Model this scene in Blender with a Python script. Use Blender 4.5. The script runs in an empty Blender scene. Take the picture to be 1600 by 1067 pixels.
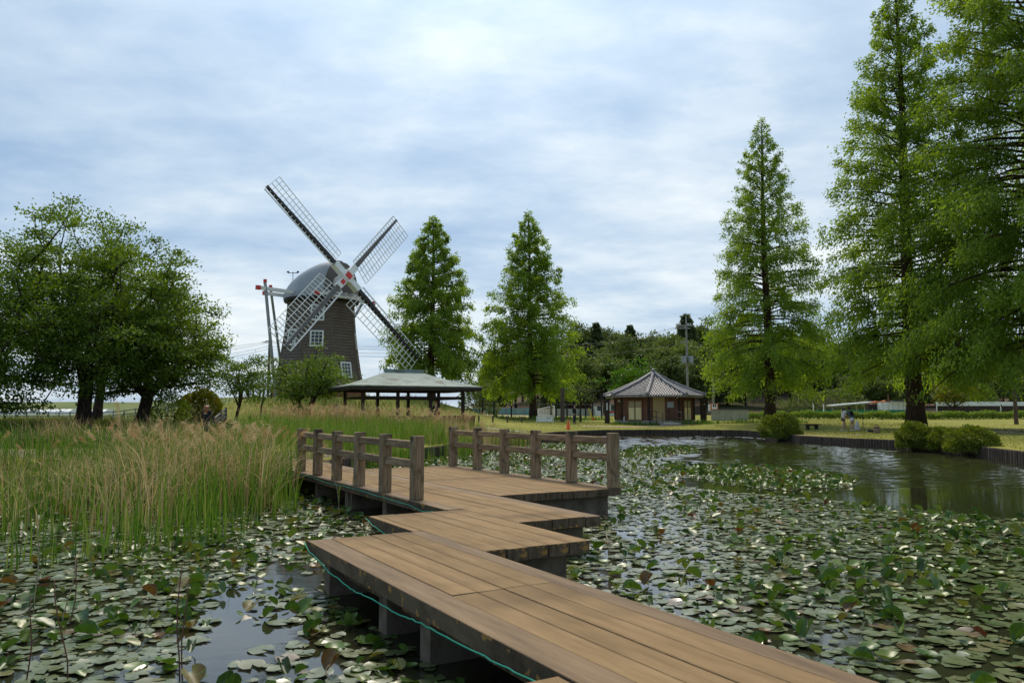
import bpy, bmesh, math, random
import numpy as np
from mathutils import Vector, Matrix

R = math.radians
S = bpy.context.scene
C = S.collection

# ---------------------------------------------------------------- camera, world, sun, exposure
F_PX, CAM_H = 1190.0, 1.77
PITCH = math.atan((643 - 533.5) / F_PX)
cam_data = bpy.data.cameras.new('camera')
cam_data.lens = 36.0 * F_PX / 1600.0
cam_data.sensor_width = 36.0
cam_data.clip_start, cam_data.clip_end = 0.05, 6000
cam_data.dof.use_dof = True
cam_data.dof.focus_distance = 16.0
cam_data.dof.aperture_fstop = 5.6
cam = bpy.data.objects.new('camera', cam_data)
C.objects.link(cam)
cam.location = (0, 0, CAM_H)
cam.rotation_euler = (R(90) + PITCH, 0, 0)
S.camera = cam

SUN_AZ, SUN_EL = R(-4), R(52)          # azimuth from +Y towards +X
SUN_DIR = Vector((math.sin(SUN_AZ) * math.cos(SUN_EL), math.cos(SUN_AZ) * math.cos(SUN_EL), math.sin(SUN_EL)))
W = bpy.data.worlds.new('World')
S.world = W
W.use_nodes = True
nt = W.node_tree
nt.nodes.clear()


def wn(t, **kw):
    n = nt.nodes.new(t)
    for k, v in kw.items():
        setattr(n, k, v)
    return n


def wl(a, b):
    nt.links.new(a, b)


def wmath(op, a, b=None, clamp=False):
    n = wn('ShaderNodeMath', operation=op, use_clamp=clamp)
    for i, v in enumerate((a, b)):
        if v is None:
            continue
        if isinstance(v, (int, float)):
            n.inputs[i].default_value = v
        else:
            wl(v, n.inputs[i])
    return n.outputs[0]


def wmix(fac, a, b):
    n = wn('ShaderNodeMix', data_type='RGBA')
    for i, v in ((0, fac), (6, a), (7, b)):
        if isinstance(v, (int, float)):
            n.inputs[i].default_value = v
        elif isinstance(v, tuple):
            n.inputs[i].default_value = (*v, 1)
        else:
            wl(v, n.inputs[i])
    return n.outputs[2]


sky = wn('ShaderNodeTexSky', sky_type='NISHITA', sun_disc=False, sun_elevation=SUN_EL, sun_rotation=SUN_AZ)
sky.air_density, sky.dust_density, sky.ozone_density = 1.0, 1.5, 1.0
tc = wn('ShaderNodeTexCoord')
sep = wn('ShaderNodeSeparateXYZ')
wl(tc.outputs['Generated'], sep.inputs[0])
zc = wmath('ADD', wmath('MAXIMUM', sep.outputs[2], 0.0), 0.16)
comb = wn('ShaderNodeCombineXYZ')
wl(wmath('DIVIDE', sep.outputs[0], zc), comb.inputs[0])
wl(wmath('DIVIDE', sep.outputs[1], zc), comb.inputs[1])
comb.inputs[2].default_value = 3.1


def wnoise(scale, detail, rough, dist=0.0, off=(0, 0, 0)):
    mp = wn('ShaderNodeMapping')
    mp.inputs['Scale'].default_value = (0.75, 1.0, 1.0)
    mp.inputs['Location'].default_value = off
    wl(comb.outputs[0], mp.inputs['Vector'])
    n = wn('ShaderNodeTexNoise')
    wl(mp.outputs[0], n.inputs['Vector'])
    n.inputs['Scale'].default_value, n.inputs['Detail'].default_value = scale, detail
    n.inputs['Roughness'].default_value, n.inputs['Distortion'].default_value = rough, dist
    return n.outputs['Fac']


big = wnoise(0.42, 2, 0.45, 0.1, (0.35, 0.2, 0))
mid = wnoise(1.9, 4, 0.5, 0.08, (2.0, 0, 0))
fine = wnoise(6.5, 6, 0.6, 0.15, (0, 5, 0))
dot = wn('ShaderNodeVectorMath', operation='DOT_PRODUCT')
wl(tc.outputs['Generated'], dot.inputs[0])
dot.inputs[1].default_value = SUN_DIR
glow = wmath('POWER', wmath('MAXIMUM', dot.outputs['Value'], 0.0), 5.0)
mass = wmath('ADD', wmath('MULTIPLY', big, 1.0), wmath('MULTIPLY', mid, 0.75))
mass = wmath('ADD', mass, wmath('MULTIPLY', fine, 0.36))
mass = wmath('ADD', wmath('MULTIPLY', wmath('SUBTRACT', mass, 1.02), 2.1), wmath('MULTIPLY', glow, 0.66))
fac = wmath('ADD', mass, 0.22, True)
ramp = wn('ShaderNodeValToRGB')
wl(fac, ramp.inputs[0])
CB = 6.2
e = ramp.color_ramp.elements
e[0].position, e[0].color = 0.0, (0.32, 0.465, 0.66, 1)
e[1].position, e[1].color = 1.0, (0.87, 0.92, 0.93, 1)
m_ = ramp.color_ramp.elements.new(0.42)
m_.color = (0.505, 0.635, 0.77, 1)
scale_ = wn('ShaderNodeVectorMath', operation='SCALE')
wl(ramp.outputs[0], scale_.inputs[0])
wl(wmath('MULTIPLY', wmath('ADD', wmath('MULTIPLY', wmath('POWER', glow, 2.6), 1.1), 1.0), CB), scale_.inputs['Scale'])
col = wmix(0.90, sky.outputs[0], scale_.outputs[0])
bg = wn('ShaderNodeBackground')
wl(col, bg.inputs['Color'])
bg.inputs['Strength'].default_value = 0.10
wo = wn('ShaderNodeOutputWorld')
wl(bg.outputs[0], wo.inputs['Surface'])

sd = bpy.data.lights.new('sun', 'SUN')
sd.energy, sd.angle, sd.color = 2.2, R(20), (1.0, 0.89, 0.72)
sun = bpy.data.objects.new('sun', sd)
C.objects.link(sun)
sun.rotation_euler = (-SUN_DIR).to_track_quat('-Z', 'Y').to_euler()
sun.location = (0, 0, 40)
S.view_settings.view_transform = 'Standard'
S.view_settings.look = 'None'
S.view_settings.exposure = 0.75
S.view_settings.gamma = 1.0
S.view_settings.use_curve_mapping = False
S.cycles.max_bounces = 6
S.cycles.transparent_max_bounces = 6
S.cycles.use_denoising = True

# ---------------------------------------------------------------- helpers


def at(px, py, Y):
    """world point that lies Y metres ahead of the camera on the ray through photo pixel (px, py)"""
    x, y = px - 800.0, 533.5 - py
    fy = F_PX * math.cos(PITCH) - y * math.sin(PITCH)
    fz = F_PX * math.sin(PITCH) + y * math.cos(PITCH)
    t = Y / fy
    return Vector((x * t, Y, CAM_H + fz * t))


def gp(px, py, z=0.0):
    """world point at height z seen at photo pixel (px, py)"""
    p = at(px, py, 1.0)
    t = (z - CAM_H) / (p.z - CAM_H)
    return Vector((p.x * t, t, z))


def sstep(v):
    v = np.clip(v, 0, 1)
    return v * v * (3 - 2 * v)


def offs(o):
    v = Vector((0, 0, 0))
    while o is not None:
        v += o.location
        o = o.parent
    return v


def tag(o, label=None, cat=None, group=None, kind=None):
    if label:
        o['label'] = label
    if cat:
        o['category'] = cat
    if group:
        o['group'] = group
    if kind:
        o['kind'] = kind
    return o


def thing(name, label, cat, loc=(0, 0, 0), group=None, rz=0.0):
    o = bpy.data.objects.new(name, None)
    o.empty_display_size = 0.2
    C.objects.link(o)
    o.location = loc
    o.rotation_euler = (0, 0, rz)
    return tag(o, label, cat, group)


def link(name, me, parent=None, loc=(0, 0, 0)):
    o = bpy.data.objects.new(name, me)
    C.objects.link(o)
    o.location = loc
    if parent is not None:
        o.parent = parent
    return o


def copy_tree(o, parent=None):
    c = o.copy()
    C.objects.link(c)
    c.parent = parent
    for ch in list(o.children):
        copy_tree(ch, c)
    return c


class MB:
    """collects shapes, then links them as one mesh object; coordinates are world ones unless local=True"""

    def __init__(self):
        self.v, self.f = [], []

    def add(self, vs, fs):
        n = len(self.v)
        self.v += [tuple(p) for p in vs]
        self.f += [tuple(i + n for i in q) for q in fs]
        return self

    def box(self, c, s, m=None):
        c = Vector(c)
        h = Vector(s) * 0.5
        vs = []
        for dz in (-1, 1):
            for dx, dy in ((-1, -1), (1, -1), (1, 1), (-1, 1)):
                d = Vector((dx * h.x, dy * h.y, dz * h.z))
                vs.append(c + (m @ d if m is not None else d))
        return self.add(vs, [(0, 3, 2, 1), (4, 5, 6, 7), (0, 1, 5, 4), (1, 2, 6, 5), (2, 3, 7, 6), (3, 0, 4, 7)])

    def bar(self, a, b, w, h, up=(0, 0, 1)):
        a, b = Vector(a), Vector(b)
        d = b - a
        x = d.normalized()
        u = Vector(up)
        if abs(x.dot(u)) > 0.98:
            u = Vector((1, 0, 0))
        y = u.cross(x).normalized()
        z = x.cross(y)
        m = Matrix((x, y, z)).transposed()
        return self.box((a + b) / 2, (d.length, w, h), m)

    def tube(self, pts, rad, n=6, cap=True):
        pts = [Vector(p) for p in pts]
        if isinstance(rad, (int, float)):
            rad = [rad] * len(pts)
        vs, fs = [], []
        ref = None
        for i, p in enumerate(pts):
            d = (pts[min(i + 1, len(pts) - 1)] - pts[max(i - 1, 0)])
            if d.length < 1e-9:
                d = Vector((0, 0, 1))
            d.normalize()
            if ref is None:
                ref = Vector((1, 0, 0)) if abs(d.x) < 0.9 else Vector((0, 1, 0))
            s = (ref - d * ref.dot(d))
            if s.length < 1e-6:
                s = d.orthogonal()
            s.normalize()
            ref = s
            t = d.cross(s)
            for k in range(n):
                a = 2 * math.pi * k / n
                vs.append(p + (s * math.cos(a) + t * math.sin(a)) * rad[i])
        for i in range(len(pts) - 1):
            for k in range(n):
                k2 = (k + 1) % n
                fs.append((i * n + k, i * n + k2, (i + 1) * n + k2, (i + 1) * n + k))
        if cap:
            fs.append(tuple(range(n - 1, -1, -1)))
            fs.append(tuple(range((len(pts) - 1) * n, len(pts) * n)))
        return self.add(vs, fs)

    def lathe(self, prof, c=(0, 0, 0), n=16, ph=0.0):
        """prof: list of (radius, z)"""
        c = Vector(c)
        vs, fs = [], []
        for r, z in prof:
            for k in range(n):
                a = ph + 2 * math.pi * k / n
                vs.append(c + Vector((r * math.cos(a), r * math.sin(a), z)))
        for i in range(len(prof) - 1):
            for k in range(n):
                k2 = (k + 1) % n
                fs.append((i * n + k, i * n + k2, (i + 1) * n + k2, (i + 1) * n + k))
        fs.append(tuple(range(n - 1, -1, -1)))
        fs.append(tuple(range((len(prof) - 1) * n, len(prof) * n)))
        return self.add(vs, fs)

    def prism(self, poly, z0, z1):
        n = len(poly)
        vs = [(p[0], p[1], z0) for p in poly] + [(p[0], p[1], z1) for p in poly]
        fs = [tuple(range(n - 1, -1, -1)), tuple(range(n, 2 * n))]
        fs += [(k, (k + 1) % n, n + (k + 1) % n, n + k) for k in range(n)]
        return self.add(vs, fs)

    def build(self, name, mat_, parent=None, local=False, smooth=False, kind=None):
        o = Vector((0, 0, 0)) if local else offs(parent)
        me = bpy.data.meshes.new(name)
        me.from_pydata([(p[0] - o.x, p[1] - o.y, p[2] - o.z) for p in self.v], [], self.f)
        if smooth:
            me.polygons.foreach_set('use_smooth', [True] * len(me.polygons))
        me.materials.append(mat_)
        ob = link(name, me, parent)
        if kind:
            ob['kind'] = kind
        return ob


_cb = {}


def chamfer_mesh(size, bev, mat_, jitter=0.0, seed=0):
    """a box with bevelled edges, longest axis along X, origin at its middle"""
    key = (tuple(round(s, 3) for s in size), bev, mat_.name, seed)
    if key in _cb:
        return _cb[key]
    bm = bmesh.new()
    bmesh.ops.create_cube(bm, size=1.0)
    for v in bm.verts:
        v.co = Vector((v.co.x * size[0], v.co.y * size[1], v.co.z * size[2]))
    bmesh.ops.bevel(bm, geom=bm.edges[:], offset=bev, segments=1, affect='EDGES', profile=0.5)
    me = bpy.data.meshes.new('board')
    bm.to_mesh(me)
    bm.free()
    me.materials.append(mat_)
    _cb[key] = me
    return me


def quads_mesh(name, V, nper, tint, mat_):
    """V: (N, nper, 3) array, one n-gon per row; tint: (N,)"""
    N = V.shape[0]
    me = bpy.data.meshes.new(name)
    me.vertices.add(N * nper)
    me.vertices.foreach_set('co', V.reshape(-1).astype(np.float32))
    me.loops.add(N * nper)
    me.loops.foreach_set('vertex_index', np.arange(N * nper, dtype=np.int32))
    me.polygons.add(N)
    me.polygons.foreach_set('loop_start', np.arange(0, N * nper, nper, dtype=np.int32))
    at_ = me.attributes.new('tint', 'FLOAT', 'FACE')
    at_.data.foreach_set('value', tint.astype(np.float32))
    me.materials.append(mat_)
    me.update(calc_edges=True)
    return me


def faces_mesh(name, V, Fc, tint, mat_, smooth=False):
    """V (n,3), Fc (m,k) index array with fixed k, tint per face"""
    me = bpy.data.meshes.new(name)
    me.vertices.add(len(V))
    me.vertices.foreach_set('co', V.reshape(-1).astype(np.float32))
    k = Fc.shape[1]
    me.loops.add(Fc.size)
    me.loops.foreach_set('vertex_index', Fc.reshape(-1).astype(np.int32))
    me.polygons.add(len(Fc))
    me.polygons.foreach_set('loop_start', np.arange(0, Fc.size, k, dtype=np.int32))
    if smooth:
        me.polygons.foreach_set('use_smooth', np.ones(len(Fc), dtype=bool))
    at_ = me.attributes.new('tint', 'FLOAT', 'FACE')
    at_.data.foreach_set('value', tint.astype(np.float32))
    me.materials.append(mat_)
    me.update(calc_edges=True)
    return me


def unit(a):
    return a / np.maximum(np.linalg.norm(a, axis=-1, keepdims=True), 1e-9)


def leaf_quads(P, D, L, Wd, rng):
    """rhombic leaves starting at P along D"""
    N = len(P)
    D = unit(D)
    r = rng.normal(size=(N, 3))
    s = unit(np.cross(D, r))
    nrm = np.cross(D, s)
    L = np.broadcast_to(np.asarray(L, float), (N,))[:, None]
    Wd = np.broadcast_to(np.asarray(Wd, float), (N,))[:, None]
    a = P
    b = P + D * L * 0.5 + s * Wd * 0.5 + nrm * Wd * 0.12
    c = P + D * L
    d = P + D * L * 0.5 - s * Wd * 0.5 + nrm * Wd * 0.12
    return np.stack([a, b, c, d], axis=1)


def blade_strips(P, Hh, Wd, az, lean, rng, seg=4, curl=1.0):
    """upright tapering blades that bend over: returns V, F"""
    N = len(P)
    t = np.linspace(0, 1, seg + 1)
    dx, dy = np.cos(az), np.sin(az)
    fx = rng.uniform(0, 2 * np.pi, N)
    sx, sy = np.cos(fx), np.sin(fx)
    V = np.zeros((N, seg + 1, 2, 3))
    for i, ti in enumerate(t):
        out = lean * Hh * ti ** (1.0 + curl)
        up = Hh * ti * (1 - 0.28 * np.minimum(lean, 1.6) * ti)
        w = Wd * (1 - ti ** 1.6) * 0.5 + 0.0008
        cx, cy, cz = P[:, 0] + dx * out, P[:, 1] + dy * out, P[:, 2] + up
        for s_, k in ((-1, 0), (1, 1)):
            V[:, i, k, 0] = cx + s_ * sx * w
            V[:, i, k, 1] = cy + s_ * sy * w
            V[:, i, k, 2] = cz
    base = (np.arange(N) * (seg + 1) * 2)[:, None]
    Fc = []
    for i in range(seg):
        q = np.array([i * 2, i * 2 + 1, i * 2 + 3, i * 2 + 2])
        Fc.append(base + q[None])
    Fc = np.stack(Fc, axis=1).reshape(-1, 4)
    return V.reshape(-1, 3), Fc


# ---------------------------------------------------------------- materials
def new_mat(name):
    m = bpy.data.materials.new(name)
    m.use_nodes = True
    n = m.node_tree
    n.nodes.clear()
    return m, n


def N(n, t, inp=None, **kw):
    nd = n.nodes.new(t)
    for k, v in kw.items():
        setattr(nd, k, v)
    for k, v in (inp or {}).items():
        s = nd.inputs[k]
        if hasattr(v, 'is_output'):
            n.links.new(v, s)
        else:
            s.default_value = v
    return nd


def ramp_node(n, fac, stops):
    r = N(n, 'ShaderNodeValToRGB', {0: fac})
    el = r.color_ramp.elements
    while len(el) < len(stops):
        el.new(0.5)
    for e_, (p, c) in zip(el, stops):
        e_.position = p
        e_.color = (*c, 1)
    return r.outputs[0]


def surf(name, cols, scale=3.0, rough=0.8, bump=0.2, bscale=None, stretch=(1, 1, 1), rand=0.0, spec=0.3, metal=0.0, detail=6, second=None, coord='Object', bdist=0.02):
    """opaque material: colour from noise between the given stops, brightness varied per object, fine relief"""
    m, n = new_mat(name)
    tc_ = N(n, 'ShaderNodeTexCoord')
    mp = N(n, 'ShaderNodeMapping', {'Vector': tc_.outputs[coord], 'Scale': stretch})
    vec = mp.outputs[0]
    if rand > 0:
        oi = N(n, 'ShaderNodeObjectInfo')
        off = N(n, 'ShaderNodeVectorMath', {0: vec, 1: oi.outputs['Random']}, operation='ADD')
        mul = N(n, 'ShaderNodeVectorMath', {0: oi.outputs['Random']}, operation='SCALE')
        mul.inputs['Scale'].default_value = 37.0
        n.links.new(mul.outputs[0], off.inputs[1])
        vec = off.outputs[0]
    nz = N(n, 'ShaderNodeTexNoise', {'Vector': vec, 'Scale': scale, 'Detail': detail, 'Roughness': 0.62})
    if len(cols) == 1:
        cols = [tuple(c * 0.82 for c in cols[0]), tuple(min(1, c * 1.15) for c in cols[0])]
    k = len(cols)
    c = ramp_node(n, nz.outputs['Fac'], [(0.28 + 0.44 * i / (k - 1), cc) for i, cc in enumerate(cols)])
    if second:                      # patches with a shape of their own: (colour, scale, threshold, width)
        col2, sc2, th, wd = second
        n2 = N(n, 'ShaderNodeTexNoise', {'Vector': tc_.outputs[coord], 'Scale': sc2, 'Detail': 3})
        mr = N(n, 'ShaderNodeMapRange', {0: n2.outputs['Fac'], 1: th, 2: th + wd})
        c = N(n, 'ShaderNodeMix', {0: mr.outputs[0], 6: c, 7: (*col2, 1)}, data_type='RGBA').outputs[2]
    if rand > 0:
        mr = N(n, 'ShaderNodeMapRange', {0: oi.outputs['Random'], 3: 1 - rand, 4: 1 + rand})
        hv = N(n, 'ShaderNodeHueSaturation', {'Color': c, 'Value': mr.outputs[0]})
        c = hv.outputs[0]
    p = N(n, 'ShaderNodeBsdfPrincipled', {'Base Color': c, 'Roughness': rough, 'Specular IOR Level': spec, 'Metallic': metal})
    if bump > 0:
        nb = N(n, 'ShaderNodeTexNoise', {'Vector': vec, 'Scale': bscale or scale * 4, 'Detail': 5})
        b = N(n, 'ShaderNodeBump', {'Height': nb.outputs['Fac'], 'Strength': bump, 'Distance': bdist})
        n.links.new(b.outputs[0], p.inputs['Normal'])
    o = N(n, 'ShaderNodeOutputMaterial', {0: p.outputs[0]})
    return m


def leafy(name, stops, trans=0.35, rough=0.55, spec=0.25, tcol=1.5, coat=0.0):
    """leaf material: colour from the per-face 'tint' attribute, some light shines through"""
    m, n = new_mat(name)
    a = N(n, 'ShaderNodeAttribute', attribute_name='tint')
    k = len(stops)
    if not isinstance(stops[0][0], tuple):
        st = [(i / (k - 1), c) for i, c in enumerate(stops)]
    c = ramp_node(n, a.outputs['Fac'], st)
    p = N(n, 'ShaderNodeBsdfPrincipled', {'Base Color': c, 'Roughness': rough, 'Specular IOR Level': spec})
    p.inputs['Coat Weight'].default_value = coat
    p.inputs['Coat Roughness'].default_value = 0.12
    hv = N(n, 'ShaderNodeHueSaturation', {'Color': c, 'Value': tcol, 'Hue': 0.485, 'Saturation': 1.1})
    t = N(n, 'ShaderNodeBsdfTranslucent', {'Color': hv.outputs[0]})
    mx = N(n, 'ShaderNodeMixShader', {0: trans, 1: p.outputs[0], 2: t.outputs[0]})
    N(n, 'ShaderNodeOutputMaterial', {0: mx.outputs[0]})
    return m


M = {}
M['deck'] = surf('deck_timber', [(0.165, 0.105, 0.051), (0.225, 0.147, 0.073), (0.275, 0.184, 0.096)], 2.6, 0.9, 0.45, 40, (0.45, 3.5, 3.5), 0.07, 0.15, detail=9, second=((0.125, 0.082, 0.043), 1.1, 0.47, 0.28), bdist=0.008)
M['deck_edge'] = surf('deck_edge_timber', [(0.085, 0.053, 0.027), (0.15, 0.096, 0.05), (0.20, 0.132, 0.072)], 2.4, 0.82, 0.45, 20, (0.5, 5, 5), 0.14, 0.3, bdist=0.008)
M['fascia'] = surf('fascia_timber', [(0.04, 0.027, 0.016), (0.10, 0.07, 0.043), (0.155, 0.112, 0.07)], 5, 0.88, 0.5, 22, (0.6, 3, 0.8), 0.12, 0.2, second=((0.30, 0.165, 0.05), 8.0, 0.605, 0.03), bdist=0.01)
M['pile'] = surf('pile_concrete', [(0.07, 0.054, 0.036), (0.155, 0.122, 0.085), (0.215, 0.175, 0.125)], 4, 0.9, 0.4, 30, (1, 1, 1), 0.1, bdist=0.01)
M['rail'] = surf('weathered_rail', [(0.115, 0.072, 0.038), (0.24, 0.165, 0.095), (0.375, 0.28, 0.175)], 4.5, 0.9, 0.8, 22, (0.6, 6, 6), 0.14, 0.2, second=((0.075, 0.06, 0.035), 3.2, 0.58, 0.12), bdist=0.008)
M['bark'] = surf('bark', [(0.018, 0.013, 0.010), (0.05, 0.037, 0.028), (0.085, 0.065, 0.05)], 6, 0.95, 0.8, 10, (3, 3, 0.5), 0, 0.1, bdist=0.05)
M['redbark'] = surf('redwood_bark', [(0.025, 0.015, 0.010), (0.065, 0.04, 0.027), (0.11, 0.072, 0.05)], 4, 0.95, 0.8, 8, (4, 4, 0.35), 0, 0.1, bdist=0.06)
M['siding'] = surf('brown_boards', [(0.10, 0.076, 0.058), (0.145, 0.112, 0.088), (0.175, 0.14, 0.112)], 1.2, 0.7, 0.2, 9, (1, 1, 5), 0, 0.3)
M['white'] = surf('white_paint', [(0.70, 0.70, 0.68), (0.82, 0.82, 0.80)], 2, 0.5, 0.05, rand=0.04)
M['red'] = surf('red_paint', [(0.50, 0.03, 0.025), (0.68, 0.06, 0.045)], 3, 0.45, 0.05)
M['cap'] = surf('grey_metal_cap', [(0.27, 0.29, 0.305), (0.35, 0.37, 0.385)], 0.8, 0.42, 0.08, 2, (1, 1, 1), 0, 0.5)
M['spar'] = surf('grey_spar', [(0.10, 0.095, 0.09), (0.16, 0.15, 0.145)], 2, 0.6, 0.1)
M['darkspar'] = surf('dark_spar', [(0.03, 0.026, 0.025), (0.055, 0.05, 0.047)], 2, 0.7, 0.1)
M['brick'] = surf('red_brick', [(0.17, 0.065, 0.04), (0.27, 0.115, 0.075)], 6, 0.9, 0.3)
M['glass'] = surf('dark_glass', [(0.02, 0.025, 0.03), (0.045, 0.05, 0.055)], 1, 0.08, 0.0, spec=0.6)
M['black'] = surf('black_paint', [(0.010, 0.010, 0.011), (0.02, 0.02, 0.021)], 4, 0.6, 0.1)
M['darkwood'] = surf('dark_timber', [(0.022, 0.014, 0.010), (0.05, 0.032, 0.022)], 4, 0.7, 0.3, 14, (1, 1, 0.3), 0.1)
M['copper'] = surf('weathered_copper', [(0.14, 0.18, 0.16), (0.20, 0.245, 0.22), (0.26, 0.295, 0.26)], 1.1, 0.75, 0.25, 7, (1, 1, 1), 0, 0.2, second=((0.10, 0.105, 0.085), 1.5, 0.54, 0.14))
M['hutwall'] = surf('reddish_timber', [(0.13, 0.058, 0.034), (0.23, 0.108, 0.066)], 3, 0.75, 0.3, 12, (3, 3, 0.4), 0.1)
M['tile'] = surf('grey_roof_tile', [(0.12, 0.115, 0.12), (0.21, 0.20, 0.205), (0.28, 0.27, 0.27)], 2.5, 0.6, 0.2, 10, spec=0.4)
M['cream'] = surf('cream_blind', [(0.68, 0.56, 0.26), (0.78, 0.65, 0.33)], 1.5, 0.6, 0.05)
M['tan'] = surf('tan_blind', [(0.34, 0.27, 0.15), (0.40, 0.32, 0.19)], 1.5, 0.6, 0.05)
M['concrete'] = surf('pale_concrete', [(0.24, 0.22, 0.19), (0.38, 0.35, 0.31)], 5, 0.9, 0.3)
M['steel'] = surf('galvanised_steel', [(0.25, 0.26, 0.27), (0.36, 0.37, 0.38)], 2, 0.45, 0.05, metal=0.5)
M['polegrey'] = surf('grey_pole', [(0.20, 0.19, 0.175), (0.30, 0.285, 0.26)], 3, 0.85, 0.2)
M['brownpole'] = surf('brown_pole', [(0.07, 0.05, 0.04), (0.13, 0.095, 0.075)], 3, 0.9, 0.3, stretch=(3, 3, 0.4))
M['wallwood'] = surf('pond_piling', [(0.04, 0.029, 0.021), (0.085, 0.063, 0.047), (0.125, 0.096, 0.074)], 2.5, 0.9, 0.5, 12, (2, 2, 0.5), 0, 0.2)
M['sand'] = surf('bare_earth', [(0.26, 0.185, 0.11), (0.38, 0.29, 0.18)], 1.2, 0.95, 0.4, 9, coord='Object')
M['path'] = surf('path_dirt', [(0.085, 0.068, 0.04), (0.17, 0.135, 0.09)], 1.0, 0.95, 0.5, 9)
M['orange'] = surf('orange_plastic', [(0.72, 0.09, 0.015), (0.82, 0.13, 0.03)], 3, 0.45, 0.02)
M['yellow'] = surf('yellow_paint', [(0.60, 0.38, 0.04), (0.72, 0.48, 0.07)], 3, 0.5, 0.02)
M['greennet'] = surf('green_netting', [(0.015, 0.16, 0.075), (0.03, 0.25, 0.12)], 3, 0.85, 0.2)
M['bluenet'] = surf('blue_green_sheeting', [(0.10, 0.22, 0.27), (0.17, 0.31, 0.30), (0.26, 0.33, 0.27)], 0.5, 0.7, 0.1, stretch=(1, 1, 4))
M['greyfence'] = surf('grey_fence_panel', [(0.26, 0.29, 0.27), (0.36, 0.385, 0.36)], 1.5, 0.7, 0.1, rand=0.15)
M['palewood'] = surf('pale_weathered_board', [(0.30, 0.29, 0.23), (0.42, 0.41, 0.34)], 3, 0.85, 0.3, 12, (3, 3, 0.4), 0.14)
M['rope'] = surf('green_rope', [(0.015, 0.27, 0.17), (0.03, 0.40, 0.26)], 40, 0.6, 0.3)
M['tanrope'] = surf('tan_rope', [(0.28, 0.22, 0.13), (0.38, 0.30, 0.19)], 40, 0.8, 0.3)
M['cable'] = surf('cable', [(0.03, 0.03, 0.033), (0.05, 0.05, 0.055)], 3, 0.6, 0)
M['skin'] = surf('skin', [(0.42, 0.25, 0.17), (0.50, 0.31, 0.22)], 8, 0.55, 0.02)
M['hair'] = surf('dark_hair', [(0.010, 0.008, 0.007), (0.025, 0.018, 0.015)], 20, 0.5, 0.3, stretch=(4, 4, 0.6))
M['auburn'] = surf('auburn_hair', [(0.17, 0.062, 0.026), (0.31, 0.13, 0.055)], 20, 0.5, 0.3, stretch=(4, 4, 0.6))
M['cloth_white'] = surf('white_cloth', [(0.60, 0.56, 0.54), (0.72, 0.69, 0.66)], 10, 0.85, 0.2)
M['cloth_navy'] = surf('navy_cloth', [(0.012, 0.017, 0.035), (0.025, 0.035, 0.065)], 10, 0.85, 0.2)
M['denim'] = surf('denim_cloth', [(0.05, 0.085, 0.12), (0.09, 0.14, 0.19)], 10, 0.85, 0.2)
M['cloth_black'] = surf('black_cloth', [(0.008, 0.008, 0.009), (0.018, 0.017, 0.018)], 10, 0.85, 0.2)
M['cloth_tan'] = surf('tan_cloth', [(0.20, 0.14, 0.09), (0.30, 0.22, 0.15)], 10, 0.85, 0.2)

M['lf_red'] = leafy('redwood_foliage', [(0.08, 0.142, 0.013), (0.15, 0.24, 0.027), (0.235, 0.34, 0.052)], 0.5, tcol=1.6)
M['lf_dark'] = leafy('dense_tree_foliage', [(0.045, 0.085, 0.010), (0.10, 0.17, 0.018), (0.18, 0.265, 0.038)], 0.42, tcol=1.5)
M['lf_mid'] = leafy('shrub_foliage', [(0.05, 0.095, 0.012), (0.105, 0.175, 0.022), (0.185, 0.26, 0.04)], 0.38, tcol=1.4)
M['lf_bush'] = leafy('clipped_bush_foliage', [(0.07, 0.105, 0.010), (0.16, 0.21, 0.02), (0.28, 0.29, 0.035)], 0.25, tcol=1.2)
M['lf_yellow'] = leafy('yellow_bush_foliage', [(0.07, 0.085, 0.008), (0.16, 0.17, 0.012), (0.26, 0.24, 0.02)], 0.3, tcol=1.2)
M['lf_cedar'] = leafy('cedar_foliage', [(0.04, 0.064, 0.02), (0.08, 0.115, 0.034), (0.135, 0.165, 0.05)], 0.3, tcol=1.3)
M['lf_olive'] = leafy('olive_woodland_foliage', [(0.048, 0.08, 0.017), (0.102, 0.145, 0.032), (0.165, 0.205, 0.055)], 0.38, tcol=1.4)
M['lf_pale'] = leafy('fresh_woodland_foliage', [(0.055, 0.09, 0.022), (0.105, 0.15, 0.038), (0.165, 0.205, 0.068)], 0.3, tcol=1.2)
M['lf_bright'] = leafy('bright_woodland_foliage', [(0.04, 0.11, 0.010), (0.085, 0.19, 0.016), (0.14, 0.26, 0.03)], 0.32, tcol=1.2)
M['bankgrass'] = leafy('bank_grass_blade', [(0.022, 0.048, 0.008), (0.05, 0.09, 0.014), (0.10, 0.14, 0.025)], 0.25, 0.6, tcol=1.2)  # darker green than the lawn blades, tree shade mixed into the colour
M['reed'] = leafy('reed_blade', [(0.035, 0.085, 0.012), (0.075, 0.16, 0.018), (0.14, 0.23, 0.035), (0.30, 0.25, 0.12), (0.42, 0.30, 0.17)], 0.35, 0.6, tcol=1.3)
M['dry'] = leafy('dry_reed', [(0.23, 0.17, 0.07), (0.42, 0.325, 0.15), (0.60, 0.48, 0.26), (0.43, 0.26, 0.115)], 0.3, 0.75, tcol=1.1)
M['grass'] = leafy('grass_blade', [(0.05, 0.085, 0.010), (0.12, 0.16, 0.022), (0.225, 0.225, 0.045), (0.33, 0.28, 0.11)], 0.3, 0.6, tcol=1.2)
M['redstem'] = surf('reddish_stem', [(0.085, 0.035, 0.022), (0.15, 0.065, 0.04)], 9, 0.7, 0.1)
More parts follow.
